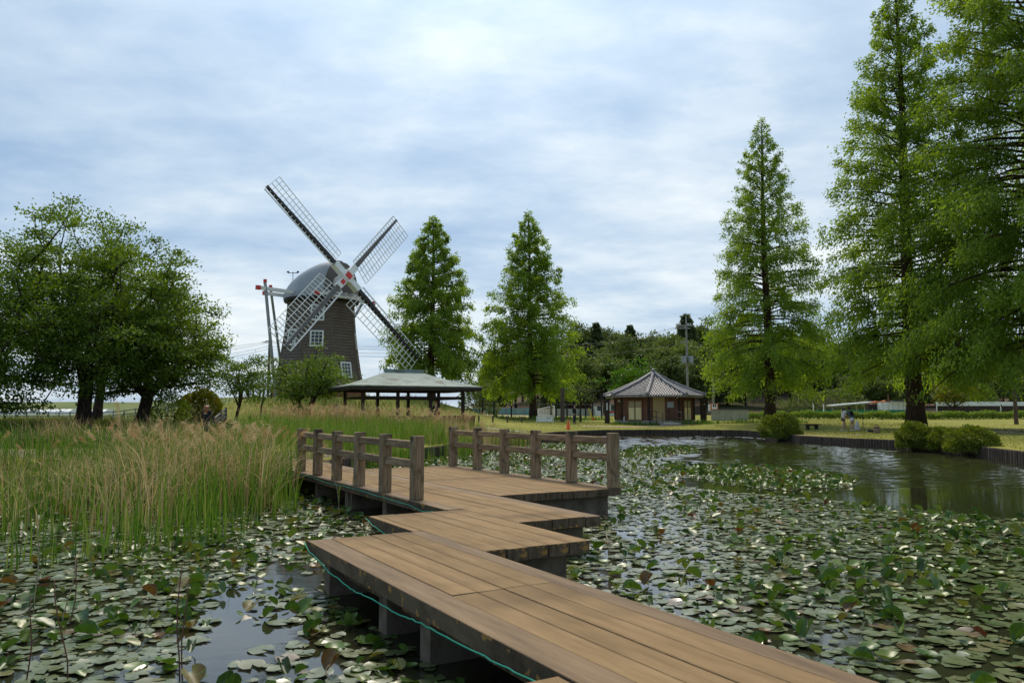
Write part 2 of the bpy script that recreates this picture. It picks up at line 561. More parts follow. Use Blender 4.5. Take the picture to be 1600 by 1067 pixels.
M['pad'] = leafy('lily_pad_leaf', [(0.024, 0.045, 0.010), (0.05, 0.078, 0.020), (0.085, 0.108, 0.036), (0.125, 0.14, 0.058), (0.12, 0.088, 0.022), (0.085, 0.042, 0.017)], 0.06, 0.30, 0.8, tcol=1.2)
M['padup'] = leafy('raised_lily_leaf', [(0.020, 0.050, 0.010), (0.045, 0.10, 0.014), (0.085, 0.155, 0.022), (0.13, 0.17, 0.03), (0.13, 0.085, 0.018), (0.085, 0.035, 0.014)], 0.22, 0.38, 0.4, tcol=1.3)


def ground_mat():
    m, n = new_mat('lawn_ground')
    tc_ = N(n, 'ShaderNodeTexCoord')
    v = tc_.outputs['Object']
    n1 = N(n, 'ShaderNodeTexNoise', {'Vector': v, 'Scale': 0.16, 'Detail': 6, 'Roughness': 0.6})
    n2 = N(n, 'ShaderNodeTexNoise', {'Vector': v, 'Scale': 2.4, 'Detail': 6, 'Roughness': 0.7})
    f = N(n, 'ShaderNodeMix', {0: 0.5, 2: n1.outputs['Fac'], 3: n2.outputs['Fac']}, data_type='FLOAT').outputs[0]
    c = ramp_node(n, f, [(0.30, (0.10, 0.125, 0.016)), (0.46, (0.175, 0.183, 0.034)), (0.58, (0.25, 0.23, 0.05)), (0.74, (0.33, 0.265, 0.10))])
    p = N(n, 'ShaderNodeBsdfPrincipled', {'Base Color': c, 'Roughness': 0.95, 'Specular IOR Level': 0.1})
    b = N(n, 'ShaderNodeBump', {'Height': n2.outputs['Fac'], 'Strength': 0.6, 'Distance': 0.1})
    n.links.new(b.outputs[0], p.inputs['Normal'])
    N(n, 'ShaderNodeOutputMaterial', {0: p.outputs[0]})
    return m


def hill_mat():
    m, n = new_mat('woodland_floor')
    tc_ = N(n, 'ShaderNodeTexCoord')
    n1 = N(n, 'ShaderNodeTexNoise', {'Vector': tc_.outputs['Object'], 'Scale': 0.09, 'Detail': 7, 'Roughness': 0.65})
    c = ramp_node(n, n1.outputs['Fac'], [(0.35, (0.045, 0.065, 0.018)), (0.5, (0.10, 0.072, 0.05)), (0.7, (0.14, 0.085, 0.062))])
    p = N(n, 'ShaderNodeBsdfPrincipled', {'Base Color': c, 'Roughness': 0.95, 'Specular IOR Level': 0.1})
    N(n, 'ShaderNodeOutputMaterial', {0: p.outputs[0]})
    return m


def water_mat():
    m, n = new_mat('pond_water')
    tc_ = N(n, 'ShaderNodeTexCoord')
    mp = N(n, 'ShaderNodeMapping', {'Vector': tc_.outputs['Object'], 'Scale': (0.55, 1.0, 1.0)})
    n1 = N(n, 'ShaderNodeTexNoise', {'Vector': mp.outputs[0], 'Scale': 5.0, 'Detail': 4, 'Roughness': 0.55, 'Distortion': 0.4})
    n2 = N(n, 'ShaderNodeTexNoise', {'Vector': mp.outputs[0], 'Scale': 0.35, 'Detail': 2})
    h = N(n, 'ShaderNodeMath', {0: n1.outputs['Fac'], 1: n2.outputs['Fac']}, operation='MULTIPLY')
    b = N(n, 'ShaderNodeBump', {'Height': h.outputs[0], 'Strength': 0.12, 'Distance': 0.03})
    p = N(n, 'ShaderNodeBsdfPrincipled', {'Base Color': (0.022, 0.022, 0.012, 1), 'Roughness': 0.04, 'IOR': 1.42, 'Specular IOR Level': 0.85, 'Normal': b.outputs[0]})
    N(n, 'ShaderNodeOutputMaterial', {0: p.outputs[0]})
    return m


M['shade_turf'] = surf('shaded_bank_turf', [(0.028, 0.045, 0.010), (0.055, 0.08, 0.014), (0.085, 0.10, 0.022)], 1.6, 0.95, 0.6, 8)  # turf colour darkened to carry the shade under the left bank trees
M['meadow'] = surf('far_meadow', [(0.06, 0.085, 0.022), (0.105, 0.135, 0.034), (0.15, 0.16, 0.05)], 0.12, 0.95, 0.2, 2)
M['ground'], M['hill'], M['water'] = ground_mat(), hill_mat(), water_mat()

# ---------------------------------------------------------------- ground, pond, banks
WATER_Z, DECK_Z = 0.0, 0.47
POND = [(-34, -14), (-34, 13.2), (-16, 15.2), (-10.7, 16.0), (-7.2, 17.6), (-5.6, 20.2), (-4.4, 25.5), (-2.7, 30.5), (-1.2, 40.0), (0.08, 47.0), (3.1, 52.9), (6.9, 57.0),
        (10.3, 58.5), (14.0, 57.4), (16.8, 55.7), (17.5, 52.5), (16.8, 47.2), (16.6, 44.1), (17.3, 40.7), (18.3, 36.5), (18.5, 30.7), (17.6, 26.1), (17.2, 20), (17.6, 10), (17.6, -14)]
PA = np.array(POND, float)


def pond_sd(X, Y):
    """signed distance to the pond outline, positive on land"""
    P0 = PA
    P1 = np.roll(PA, -1, axis=0)
    sh = X.shape
    x, y = X.ravel(), Y.ravel()
    best = np.full(x.shape, 1e9)
    inside = np.zeros(x.shape, bool)
    for a, b in zip(P0, P1):
        d = b - a
        t = np.clip(((x - a[0]) * d[0] + (y - a[1]) * d[1]) / (d @ d), 0, 1)
        best = np.minimum(best, np.hypot(x - a[0] - t * d[0], y - a[1] - t * d[1]))
        c = ((a[1] > y) != (b[1] > y))
        with np.errstate(divide='ignore', invalid='ignore'):
            xi = a[0] + (y - a[1]) * d[0] / np.where(d[1] == 0, 1e-9, d[1])
        inside ^= c & (x < xi)
    return np.where(inside, -best, best).reshape(sh)


MOUND = (-18.9, 75.0)


def land_h(X, Y):
    X, Y = np.asarray(X, float), np.asarray(Y, float)
    h = 0.40 + 0.26 * sstep(np.clip(pond_sd(X, Y), 0, 60) / 7.0) + 0.009 * np.clip(Y - 54, 0, 60)
    h = h + 0.09 * sstep((X - 8) / 14) * sstep((Y - 52) / 22)
    left = sstep((2 - X) / 8)
    h = h + 0.24 * left * sstep((Y - 26) / 16)
    r = np.hypot(X - MOUND[0], Y - MOUND[1])
    h = h + 2.05 * sstep(1 - (r - 7.5) / 12.5)
    h = h + 8.5 * sstep((Y - 112) / 75) * sstep((X + 20) / 36)
    h = h + 2.3 * sstep((Y - 140) / 18) * sstep((-22 - X) / 14)
    h = h + 0.05 * np.sin(X * 0.31 + 1.3) * np.sin(Y * 0.23) * sstep((Y - 20) / 20)
    return h


def lz(x, y):
    return float(land_h(x, y))


gx = np.concatenate([[-3000, -900, -420, -260], np.arange(-200, -40, 5.0), np.arange(-40, 44, 0.55), np.arange(44, 230, 5.0), [260, 420, 900, 3000]])
gy = np.concatenate([[-3000, -600, -150, -60], np.arange(-40, -12, 4.0), np.arange(-12, 62, 0.55), np.arange(62, 215, 2.5), [240, 300, 420, 900, 3500]])
GX, GY = np.meshgrid(gx, gy)
SDv = pond_sd(GX, GY)
LH = land_h(GX, GY)
far_ = sstep((np.hypot(GX, GY) - 260) / 200)
GZ = np.where(SDv > 0.45, LH, -0.65)
idx = np.arange(GX.size).reshape(GX.shape)
Fq = np.stack([idx[:-1, :-1], idx[:-1, 1:], idx[1:, 1:], idx[1:, :-1]], -1).reshape(-1, 4)
Vg = np.stack([GX, GY, GZ], -1).reshape(-1, 3)
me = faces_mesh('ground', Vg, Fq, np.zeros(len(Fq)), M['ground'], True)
me.materials.append(M['hill'])
cen = Vg[Fq].mean(1)
me.materials.append(M['shade_turf'])
me.materials.append(M['meadow'])
hillmask = (cen[:, 1] > 112) & (cen[:, 0] > -16)
shade_faces = (cen[:, 1] > 22.5) & (cen[:, 1] < 52 + 2 * np.sin(cen[:, 0] * 0.4)) & (cen[:, 0] < -0.44 * cen[:, 1] + np.sin(cen[:, 1] * 0.5)) & (cen[:, 0] > -160)  # ground faces given the painted tree shade
me.polygons.foreach_set('material_index', np.where(shade_faces, 2, np.where((cen[:, 0] < -24 - 0.0 * cen[:, 1]) & (cen[:, 1] > 49), 3, hillmask.astype(np.int32))).astype(np.int32))
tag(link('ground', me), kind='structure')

wx = np.concatenate([np.arange(-36, 1, 2.0), np.arange(1, 19.5, 0.13), [20, 21]])
wy = np.concatenate([np.arange(-16, 17, 1.5), np.arange(17, 59.5, 0.085), [60, 61]])
WX, WY = np.meshgrid(wx, wy)
ruff = 0.55 + 0.45 * np.sin(WX * 0.5 + 0.4 * np.sin(WY * 0.3)) * np.sin(WY * 0.21 + 1.0)
amp = sstep((WX - 1.5) / 4) * sstep((WY - 17) / 5) * np.clip(ruff, 0.2, 1)
WZ = np.zeros(WX.shape)
rw_ = np.random.default_rng(12)
for i in range(16):
    lam = rw_.uniform(0.32, 0.95)
    a = rw_.normal(math.pi / 2, 0.42)
    ph = rw_.uniform(0, 6.28)
    WZ += lam * 0.0080 * np.sin(2 * math.pi / lam * (WX * math.cos(a) + WY * math.sin(a)) + ph + 0.8 * np.sin(0.7 * WX + 0.5 * WY + i))
WZ = WZ * amp
wi = np.arange(WX.size).reshape(WX.shape)
WF = np.stack([wi[:-1, :-1], wi[:-1, 1:], wi[1:, 1:], wi[1:, :-1]], -1).reshape(-1, 4)
tag(link('pond_water', faces_mesh('pond_water', np.stack([WX, WY, WZ], -1).reshape(-1, 3), WF, np.zeros(len(WF)), M['water'], True)), kind='structure')


def resample(pl, step, closed=False):
    pts = [Vector((p[0], p[1], 0)) for p in pl]
    if closed:
        pts.append(pts[0])
    out = []
    carry = 0.0
    for a, b in zip(pts, pts[1:]):
        L = (b - a).length
        s = carry
        while s < L:
            out.append(a.lerp(b, s / L))
            s += step
        carry = s - L
    out.append(pts[-1])
    return out


def ribbon(name, line, o0, o1, dz, mat_, cols=3, zfun=lz):
    """strip that follows a polyline between side offsets o0 and o1 (left of travel positive), draped on the land"""
    vs, fs = [], []
    n = len(line)
    for i, p in enumerate(line):
        d = (line[min(i + 1, n - 1)] - line[max(i - 1, 0)]).normalized()
        nn = Vector((-d.y, d.x, 0))
        for k in range(cols + 1):
            q = p + nn * (o0 + (o1 - o0) * k / cols)
            vs.append((q.x, q.y, zfun(q.x, q.y) + dz))
    for i in range(n - 1):
        for k in range(cols):
            a = i * (cols + 1) + k
            fs.append((a, a + 1, a + cols + 2, a + cols + 1))
    return MB().add(vs, fs).build(name, mat_, smooth=True)


shore = resample(POND, 0.8)            # runs clockwise: land is on the left of travel
vg = ribbon('grass_verge', shore, 0.02, 1.5, 0.015, M['ground'])
tag(vg, kind='structure')

# timber piling along the pond, one half-round log beside the other, with a low coping
wall = thing('retaining_wall', 'dark timber piling wall holding up the grassy far bank of the pond', 'wall', (2.2, 49.0, 0))
pl_line = resample(POND[1:24], 0.21)
mb = MB()
rngw = random.Random(4)
for p in pl_line:
    if p.y < 12 and p.x > 0:
        continue
    zt = lz(p.x, p.y) + rngw.uniform(-0.015, 0.02)
    r = 0.105
    mb.lathe([(r, -0.4), (r, zt - 0.02), (r * 0.8, zt)], (p.x + rngw.uniform(-.008, .008), p.y + rngw.uniform(-.008, .008), 0), 7, rngw.uniform(0, 1))
mb.build('timber_piling', M['wallwood'], wall, kind='stuff')

# dirt path on the left bank and bare patches on the lawn
pth = resample([(-44, 19.4), (-20, 20.2), (-9.5, 21.4), (-6.5, 23.0), (-5.6, 26.5), (-6.5, 32), (-9, 40)], 0.7)
tag(ribbon('dirt_path', pth, -1.1, 1.1, 0.02, M['path'], 4), kind='structure')
tag(ribbon('hut_path', resample([(5.5, 60.6), (9.0, 61.6), (12.0, 62.2), (14.4, 63.0), (15.2, 64.2)], 0.6), -0.55, 0.55, 0.02, M['sand'], 3), kind='structure')
tag(ribbon('pavilion_path', resample([(-7.5, 50.8), (-4.5, 51.6), (-1.0, 52.0), (1.0, 51.4)], 0.6), -0.5, 0.5, 0.02, M['concrete'], 3), kind='structure')
tag(ribbon('bench_path', resample([(16.9, 45.6), (17.3, 44.4), (18.0, 43.2), (19.4, 42.6)], 0.5), -0.4, 0.35, 0.02, M['sand'], 3), kind='structure')
tag(ribbon('lawn_path', resample([(30.0, 44.0), (27.0, 43.0), (25.4, 39.6), (26.0, 35.0), (30, 31)], 0.6), -0.9, 0.9, 0.02, M['sand'], 3), kind='structure')
tag(ribbon('sports_field', resample([(-12, 104), (9, 104)], 2.0), -8.5, 8.5, 0.03, surf('dry_field_turf', [(0.24, 0.20, 0.07), (0.33, 0.27, 0.12), (0.20, 0.22, 0.06)], 0.35, 0.95, 0.2), 8), kind='structure')

# ---------------------------------------------------------------- boardwalk
D2 = Vector((math.cos(R(30.5)), math.sin(R(30.5)), 0))
D1 = Vector((-D2.y, D2.x, 0))
RZ = R(120.5)


def uw(u, w, z=0.0):
    return D2 * u + D1 * w + Vector((0, 0, z))


rd = random.Random(11)
deck = thing('boardwalk', 'brown zigzag boardwalk of long planks crossing the lily pond on concrete piers', 'boardwalk', tuple(uw(2.8, 5.0)))
PLT = 0.125
E_ = 0.004


def plank_mesh(L, Wd, edge):
    key = ('plank', round(L, 2), round(Wd, 3), edge)
    if key in _cb:
        return _cb[key]
    bm = bmesh.new()
    bmesh.ops.create_cube(bm, size=1.0)
    for v in bm.verts:
        v.co = Vector((v.co.x * L, v.co.y * Wd, v.co.z * PLT))
    bmesh.ops.bevel(bm, geom=bm.edges[:], offset=0.004, segments=1, affect='EDGES')
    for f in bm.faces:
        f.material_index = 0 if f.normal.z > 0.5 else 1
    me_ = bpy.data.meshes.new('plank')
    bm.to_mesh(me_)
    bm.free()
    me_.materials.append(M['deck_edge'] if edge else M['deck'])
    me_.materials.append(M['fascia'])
    _cb[key] = me_
    return me_


def lay(us, w0, w1, joints=(), edges=()):
    """planks between consecutive u values, cut at the joints"""
    for i, (ua, ub) in enumerate(zip(us, us[1:])):
        cuts = [w0] + [j for j in sorted(joints if i not in edges else ()) if w0 < j < w1] + [w1]
        for a, b in zip(cuts, cuts[1:]):
            ea = rd.uniform(0, 0.012) if a == w0 else 0
            eb = rd.uniform(0, 0.012) if b == w1 else 0
            L = (b - eb) - (a + ea) - 0.007
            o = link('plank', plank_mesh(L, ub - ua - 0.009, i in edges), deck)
            c = uw((ua + ub) / 2, (a + ea + b - eb) / 2, DECK_Z - PLT / 2 + rd.uniform(-0.004, 0.003))
            o.location = c - deck.location
            o.rotation_euler = (rd.uniform(-.006, .006), rd.uniform(-.0007, .0007), RZ + rd.uniform(-.0006, .0006))


def even(a, b, n):
    return [a + (b - a) * i / n for i in range(n + 1)]


lay([2.20, 2.45, 2.66, 2.875, 3.09, 3.30, 3.48], 0.2, 7.83, (5.0, 1.6), (0, 5))
lay([3.48, 3.72, 3.96, 4.20, 4.45, 4.70], 6.40, 9.27, (), ())
lay([3.37, 3.48], 7.836, 9.27)
lay([4.70, 4.94, 5.19, 5.43, 5.68, 5.92], 7.83, 21.5, (13.1, 17.4), (4,))
lay([4.45, 4.70], 9.276, 21.5, (13.3, 17.2), (0,))
lay([5.92, 6.16, 6.40, 6.64, 6.88, 7.12, 7.36, 7.60, 7.84, 8.07, 8.34], 10.45, 16.85, (13.6,), (9,))
lay([0.85, 1.06, 1.28, 1.50, 1.72, 1.94, 2.19], -1.0, 3.27, (), (0,))


def pier(ua, ub, w, th=0.17):
    MB_ = MB()
    m = Matrix.Rotation(R(30.5), 3, 'Z')
    MB_.box(uw((ua + ub) / 2, w, (DECK_Z - PLT - 0.004 - 0.6) / 2), (ub - ua, th, DECK_Z - PLT - 0.004 + 0.6), m)
    MB_.build('pier', M['pile'], deck)


for w in (7.45, 5.95, 5.12, 3.55, 2.2):
    pier(2.30, 3.40, w)
for w in (9.0, 6.72):
    pier(3.62, 4.56, w)
for w in (8.15, 9.95):
    pier(4.82, 5.80, w)
for w in (11.8, 13.7, 15.6, 17.5, 19.4):
    pier(4.56, 5.80, w)
for w in (10.72, 12.6, 14.6, 16.5):
    pier(6.06, 8.18, w)
for w in (2.9, 1.2, -0.5):
    pier(0.98, 2.08, w)
m30 = Matrix.Rotation(R(30.5), 3, 'Z')
for (ua, ub, wa, wb) in ((2.42, 2.56, 0.4, 7.3), (3.16, 3.30, 0.4, 7.3), (3.7, 3.84, 6.9, 9.0), (4.36, 4.5, 6.9, 9.0), (4.95, 5.09, 8.3, 21), (5.6, 5.74, 8.3, 21),
                         (6.2, 6.34, 10.85, 16.4), (7.9, 8.04, 10.85, 16.4), (1.1, 1.24, -.4, 2.8), (1.85, 1.99, -.4, 2.8)):
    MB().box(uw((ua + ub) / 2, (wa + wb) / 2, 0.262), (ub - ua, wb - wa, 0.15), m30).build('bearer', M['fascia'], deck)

# ---------------------------------------------------------------- railings
POST = 0.168


def railing(label, u, ws):
    root = thing('railing', label, 'railing', tuple(uw(u, (ws[0] + ws[-1]) / 2, DECK_Z)), 'railings on the boardwalk')
    pm = chamfer_mesh((0.94, POST, POST), 0.012, M['rail'])
    for w in ws:
        o = link('post', pm, root)
        o.location = uw(u + rd.uniform(-.006, .006), w, DECK_Z + 0.468 + rd.uniform(-.006, .006)) - root.location
        o.rotation_euler = (rd.choice((0, 1, 2, 3)) * math.pi / 2, R(-90) + rd.uniform(-.008, .008), RZ + rd.uniform(-.02, .02))
    for a, b in zip(ws, ws[1:]):
        L = abs(b - a) - POST - 0.004
        rm = chamfer_mesh((L, 0.095, 0.118), 0.010, M['rail'])
        for z in (0.80, 0.515):
            o = link('rail', rm, root)
            o.location = uw(u, (a + b) / 2, DECK_Z + z + rd.uniform(-.004, .004)) - root.location
            o.rotation_euler = (rd.uniform(-.02, .02), rd.uniform(-.003, .003), RZ)
    return root


railing('weathered timber post and rail railing on the left, reed side of the boardwalk', 4.60, [10.60 + 1.275 * i for i in range(6)])
railing('weathered timber post and rail railing on the right, open water side of the boardwalk', 8.22, [10.53 + 1.245 * i for i in range(6)])

# green rope along the left edge
rp = MB()


def rope_run(u, pts):
    fine = []
    for (w0, z0), (w1, z1) in zip(pts, pts[1:]):
        for k in range(6):
            t = k / 6
            tt = t * t * (3 - 2 * t)
            fine.append(uw(u + rd.uniform(-.004, .004), w0 + (w1 - w0) * t, DECK_Z + z0 + (z1 - z0) * tt + rd.uniform(-.005, .005)))
    fine.append(uw(u, pts[-1][0], DECK_Z + pts[-1][1]))
    rp.tube(fine, 0.0055, 5)


rope_run(2.178, [(7.86, -0.02), (7.6, -0.09), (6.85, -0.165), (6.3, -0.19), (5.95, -0.175), (5.35, -0.165), (5.0, -0.14), (4.5, -0.125), (4.0, -0.11), (3.6, -0.10), (3.22, -0.08)])
rope_run(3.345, [(9.30, -0.03), (9.0, -0.09), (8.6, -0.13), (8.2, -0.12), (7.86, -0.08)])
rope_run(4.43, [(18.0, -0.06), (16.0, -0.02), (14.4, -0.05), (13.0, -0.03), (11.8, -0.045), (10.6, -0.055), (10.0, -0.09), (9.6, -0.06), (9.29, -0.03)])
tag(rp.build('rope', M['rope'], smooth=True), 'thin green rope strung along the left edge of the boardwalk', 'rope')

# ---------------------------------------------------------------- windmill
WM = Vector((MOUND[0], MOUND[1], 0))
wz = lz(*MOUND)
A0 = math.atan2(-WM.y, -WM.x)                       # direction from the mill to the camera
mill = thing('windmill', 'brown boarded Dutch windmill with grey cap and four white lattice sails', 'windmill', (WM.x, WM.y, wz))
V0 = A0 + R(16)                                     # a corner of the octagon
PROF = [(wz - 0.3, 4.78), (wz + 0.95, 4.62), (4.9, 4.25), (5.7, 4.06), (7.5, 3.76), (9.5, 3.48), (11.0, 3.34), (12.75, 3.24)]


def mill_r(z):
    for (z0, r0), (z1, r1) in zip(PROF, PROF[1:]):
        if z <= z1:
            return r0 + (r1 - r0) * (z - z0) / (z1 - z0)
    return PROF[-1][1]


zb = wz + 0.95
b = MB()
nb = 8
# brick plinth as courses of single bricks would be a pixel high: courses with recessed joints
z = wz - 0.3
while z < zb - 0.02:
    r = mill_r(z) + 0.06
    b.lathe([(r, z), (r, z + 0.085), (r - 0.02, z + 0.09), (r - 0.02, z + 0.1)], (WM.x, WM.y, 0), 8, V0)
    z += 0.1
b.build('brick_plinth', M['brick'], mill)
sd_ = MB()
z = zb
ch = 0.29
while z < 12.72:
    z1 = min(z + ch, 12.75)
    sd_.lathe([(mill_r(z) + 0.085, z), (mill_r(z1) + 0.005, z1)], (WM.x, WM.y, 0), 8, V0)
    z = z1
sd_.build('siding', M['siding'], mill, kind='stuff')
for k in range(8):
    cb_ = MB()
    a = V0 + k * math.pi / 4
    pts = [(WM.x + (mill_r(zz) + 0.03) * math.cos(a), WM.y + (mill_r(zz) + 0.03) * math.sin(a), zz) for zz in np.linspace(zb, 12.7, 12)]
    cb_.tube(pts, 0.08, 5)
    cb_.build('corner_board', M['siding'], mill)


def mill_window(k, zc_, w=1.12, h=1.42):
    """window in the middle of face k of the octagon"""
    a = V0 - R(22.5) + k * math.pi / 4
    ap = math.cos(R(22.5))
    out = Vector((math.cos(a), math.sin(a), 0))
    side = Vector((-out.y, out.x, 0))
    lo = WM + out * (mill_r(zc_ - h / 2) * ap) + Vector((0, 0, zc_ - h / 2))
    hi = WM + out * (mill_r(zc_ + h / 2) * ap) + Vector((0, 0, zc_ + h / 2))
    up = (hi - lo).normalized()
    nrm = side.cross(up).normalized()
    if nrm.dot(out) < 0:
        nrm = -nrm
    c = (lo + hi) / 2 + nrm * 0.05
    m = Matrix((side, nrm, up)).transposed()
    g = MB().box(c + nrm * 0.015, (w, 0.03, h), m).build('window', M['glass'], mill)
    fr = MB()
    for s in (-1, 1):
        fr.box(c + side * s * (w / 2) + nrm * 0.05, (0.15, 0.12, h + 0.15), m)
        fr.box(c + up * s * (h / 2) + nrm * 0.052, (w - 0.152, 0.12, 0.15), m)
    fr.build('frame', M['white'], g)
    br = MB()
    for s in (-1, 0, 1):
        br.box(c + up * s * h / 4 + nrm * 0.042, (w - 0.16, 0.05, 0.05), m)
    for s in (-0.5, 0.5):
        br.box(c + side * s * w / 3 * 1.0 + nrm * 0.046, (0.05, 0.05, h - 0.16), m)
    br.build('glazing_bars', M['white'], g)


mill_window(0, at(491, 529, 71.7).z)
mill_window(0, at(491, 488, 71.7).z)
mill_window(-1, at(456, 528, 73).z)
mill_window(1, at(537, 578, 72.5).z)
mill_window(2, at(553, 533, 74.5).z)

# door and dark opening in the plinth on the left
da = V0 - R(22.5) - math.pi / 4
dn = Vector((math.cos(da), math.sin(da), 0))
dr = MB().box(WM + dn * (mill_r(zb) * math.cos(R(22.5)) + 0.06) + Vector((0, 0, wz + 1.0)), (0.14, 1.3, 2.1), Matrix.Rotation(da, 3, 'Z')).build('door', M['darkwood'], mill)
MB().box(WM + dn * (mill_r(zb) * math.cos(R(22.5)) + 0.16) + Vector((0, 0, wz + 1.0)) + Vector((-dn.y, dn.x, 0)) * 0.45, (0.05, 0.05, 0.2), Matrix.Rotation(da, 3, 'Z')).build('handle', M['steel'], dr)

# sails: the two diagonals of the cross, worked out from the photograph's foreshortening
hub = at(541, 433, 71.8)
cpos = Vector((0, 0, CAM_H))
fwd = (hub - cpos).normalized()
rgt = fwd.cross(Vector((0, 0, 1))).normalized()
upv = rgt.cross(fwd)
ax = (rgt * -0.665 + upv * 0.733 - fwd * 0.157).normalized()      # upper left sail
bx = (rgt * 0.466 + upv * 0.568 + fwd * 0.681)
bx = (bx - ax * bx.dot(ax)).normalized()                          # upper right sail
nrm = ax.cross(bx).normalized()
if nrm.dot(fwd) > 0:
    nrm = -nrm                                                    # out of the cap, towards the viewer
nh = Vector((nrm.x, nrm.y, 0)).normalized()                       # cap axis
th_ = Vector((-nh.y, nh.x, 0))
if th_.dot(rgt) > 0:
    th_ = -th_                                                    # to the left in the picture

# cap: boat shaped, ridge along the axis
cz = 12.75
st = []
secs = [(-3.85, 0.6, 0.35), (-3.6, 1.45, 0.75), (-3.0, 2.35, 1.35), (-2.2, 2.98, 2.0), (-1.2, 3.34, 2.62), (-0.2, 3.42, 3.10), (0.8, 3.30, 3.44), (1.7, 3.0, 3.62), (2.5, 2.55, 3.64), (3.1, 2.1, 3.5)]
nv = 15
cv, cf = [], []
for s, w, h in secs:
    for k in range(nv):
        a = math.pi * k / (nv - 1)
        x = math.cos(a)
        y = math.sin(a)
        cv.append(WM + nh * s + th_ * (w * (abs(x) ** 0.85) * (1 if x >= 0 else -1)) + Vector((0, 0, cz + h * y ** 0.9)))
for i in range(len(secs) - 1):
    for k in range(nv - 1):
        cf.append((i * nv + k, i * nv + k + 1, (i + 1) * nv + k + 1, (i + 1) * nv + k))
cap = MB().add(cv, cf)
cap.f.append(tuple(range(nv - 1, -1, -1)))
capo = cap.build('cap', M['cap'], mill, smooth=True)
fr_ = MB()
fr_.add([p for p in cv[-nv:]], [tuple(range(nv))])
fr_.build('cap_front', M['spar'], capo)
rb = MB()
for i in range(len(secs) - 1):
    s0, w0, h0 = secs[i]
    s1, w1, h1 = secs[i + 1]
    rb.bar(WM + nh * s0 + Vector((0, 0, cz + h0 + 0.02)), WM + nh * s1 + Vector((0, 0, cz + h1 + 0.02)), 0.16, 0.12)
rb.build('ridge', M['spar'], capo)
cu = MB()
cu.lathe([(3.40, cz - 0.32), (3.62, cz - 0.30), (3.66, cz - 0.02), (3.3, cz)], (WM.x, WM.y, 0), 24, V0)
cu.build('curb_ring', M['black'], mill)
# white gallery beams under the front of the cap, red tips
gl = MB()
for q, z, hw in ((3.3, cz + 0.12, 2.7), (3.75, cz - 0.05, 2.1)):
    gl.bar(WM + nh * q - th_ * hw + Vector((0, 0, z)), WM + nh * q + th_ * hw + Vector((0, 0, z)), 0.24, 0.24)
for s in (-1.7, -0.85, 0, 0.85, 1.7):
    gl.bar(WM + nh * 2.6 + th_ * s + Vector((0, 0, cz + 0.30)), WM + nh * 4.0 + th_ * s + Vector((0, 0, cz + 0.30)), 0.16, 0.2)
gl.build('gallery_beams', M['white'], mill)
for s in (-1, 1):
    MB().bar(WM + nh * 3.3 + th_ * s * 2.71 + Vector((0, 0, cz + 0.12)), WM + nh * 3.3 + th_ * s * 3.12 + Vector((0, 0, cz + 0.12)), 0.3, 0.3).build('beam_tip', M['red'], mill)
# transverse beams and tail poles
zt = at(414, 451, 70.9).z - 0.1
tb = WM + Vector((0, 0, zt))
for (s0, s1, dn_) in ((-6.3, 6.85, 0.0), (-3.0, 4.6, -2.5)):
    o_ = nh * dn_
    bm_ = MB().bar(tb + o_ + th_ * s0, tb + o_ + th_ * s1, 0.26, 0.32).build('crossbeam', M['white'], mill)
    for s, e_ in ((s0, -0.38), (s1, 0.38)):
        MB().bar(tb + o_ + th_ * (s + (0.002 if e_ > 0 else -0.002)), tb + o_ + th_ * (s + e_), 0.32, 0.38).build('red_tip', M['red'], bm_)
for s_, dn_, foot, w_ in ((6.35, 0.0, at(431, 622, 71.2), 0.15), (4.2, -2.5, at(446, 618, 76.5), 0.13)):
    top = tb + nh * dn_ + th_ * s_
    MB().tube([top + Vector((0, 0, 0.55)), (foot[0], foot[1], lz(foot[0], foot[1]) - 0.1)], w_, 8).build('tail_pole', M['steel'], mill)
    MB().tube([top + Vector((0, 0, 0.552)), top + Vector((0, 0, 0.85))], 0.17, 8).build('pole_cap', M['red'], mill)
MB().bar(tb - th_ * 5.0 + Vector((0, 0, -0.25)), WM - th_ * 3.0 + nh * 0.6 + Vector((0, 0, cz - 2.2)), 0.2, 0.2).build('brace', M['steel'], mill)
vn = MB()
vp = WM - nh * 3.3 + th_ * 1.2 + Vector((0, 0, cz + 1.2))
vn.tube([vp, vp + Vector((0, 0, 1.9))], 0.03, 5)
vn.bar(vp + Vector((-0.5, 0, 1.8)), vp + Vector((0.5, 0, 1.8)), 0.05, 0.06)
for s in (-0.5, 0.5):
    vn.lathe([(0.02, 0), (0.13, 0.02), (0.13, 0.12), (0.02, 0.2)], vp + Vector((s, 0, 1.82)), 8)
vn.build('wind_gauge', M['black'], mill)
# shaft and hub
sh = MB()
sh.tube([hub - nrm * 3.2, hub - nrm * 0.2], [0.55, 0.5], 12)
sh.build('wind_shaft', M['white'], mill)
hb = MB()
Mx = Matrix((ax, bx, nrm)).transposed()
hb.box(hub, (1.0, 1.0, 0.85), Mx)
hub_o = hb.build('hub', M['white'], mill)
MB().box(hub + nrm * 0.46, (0.62, 0.62, 0.07), Mx).build('hub_cap', M['red'], hub_o)
LS = 10.75


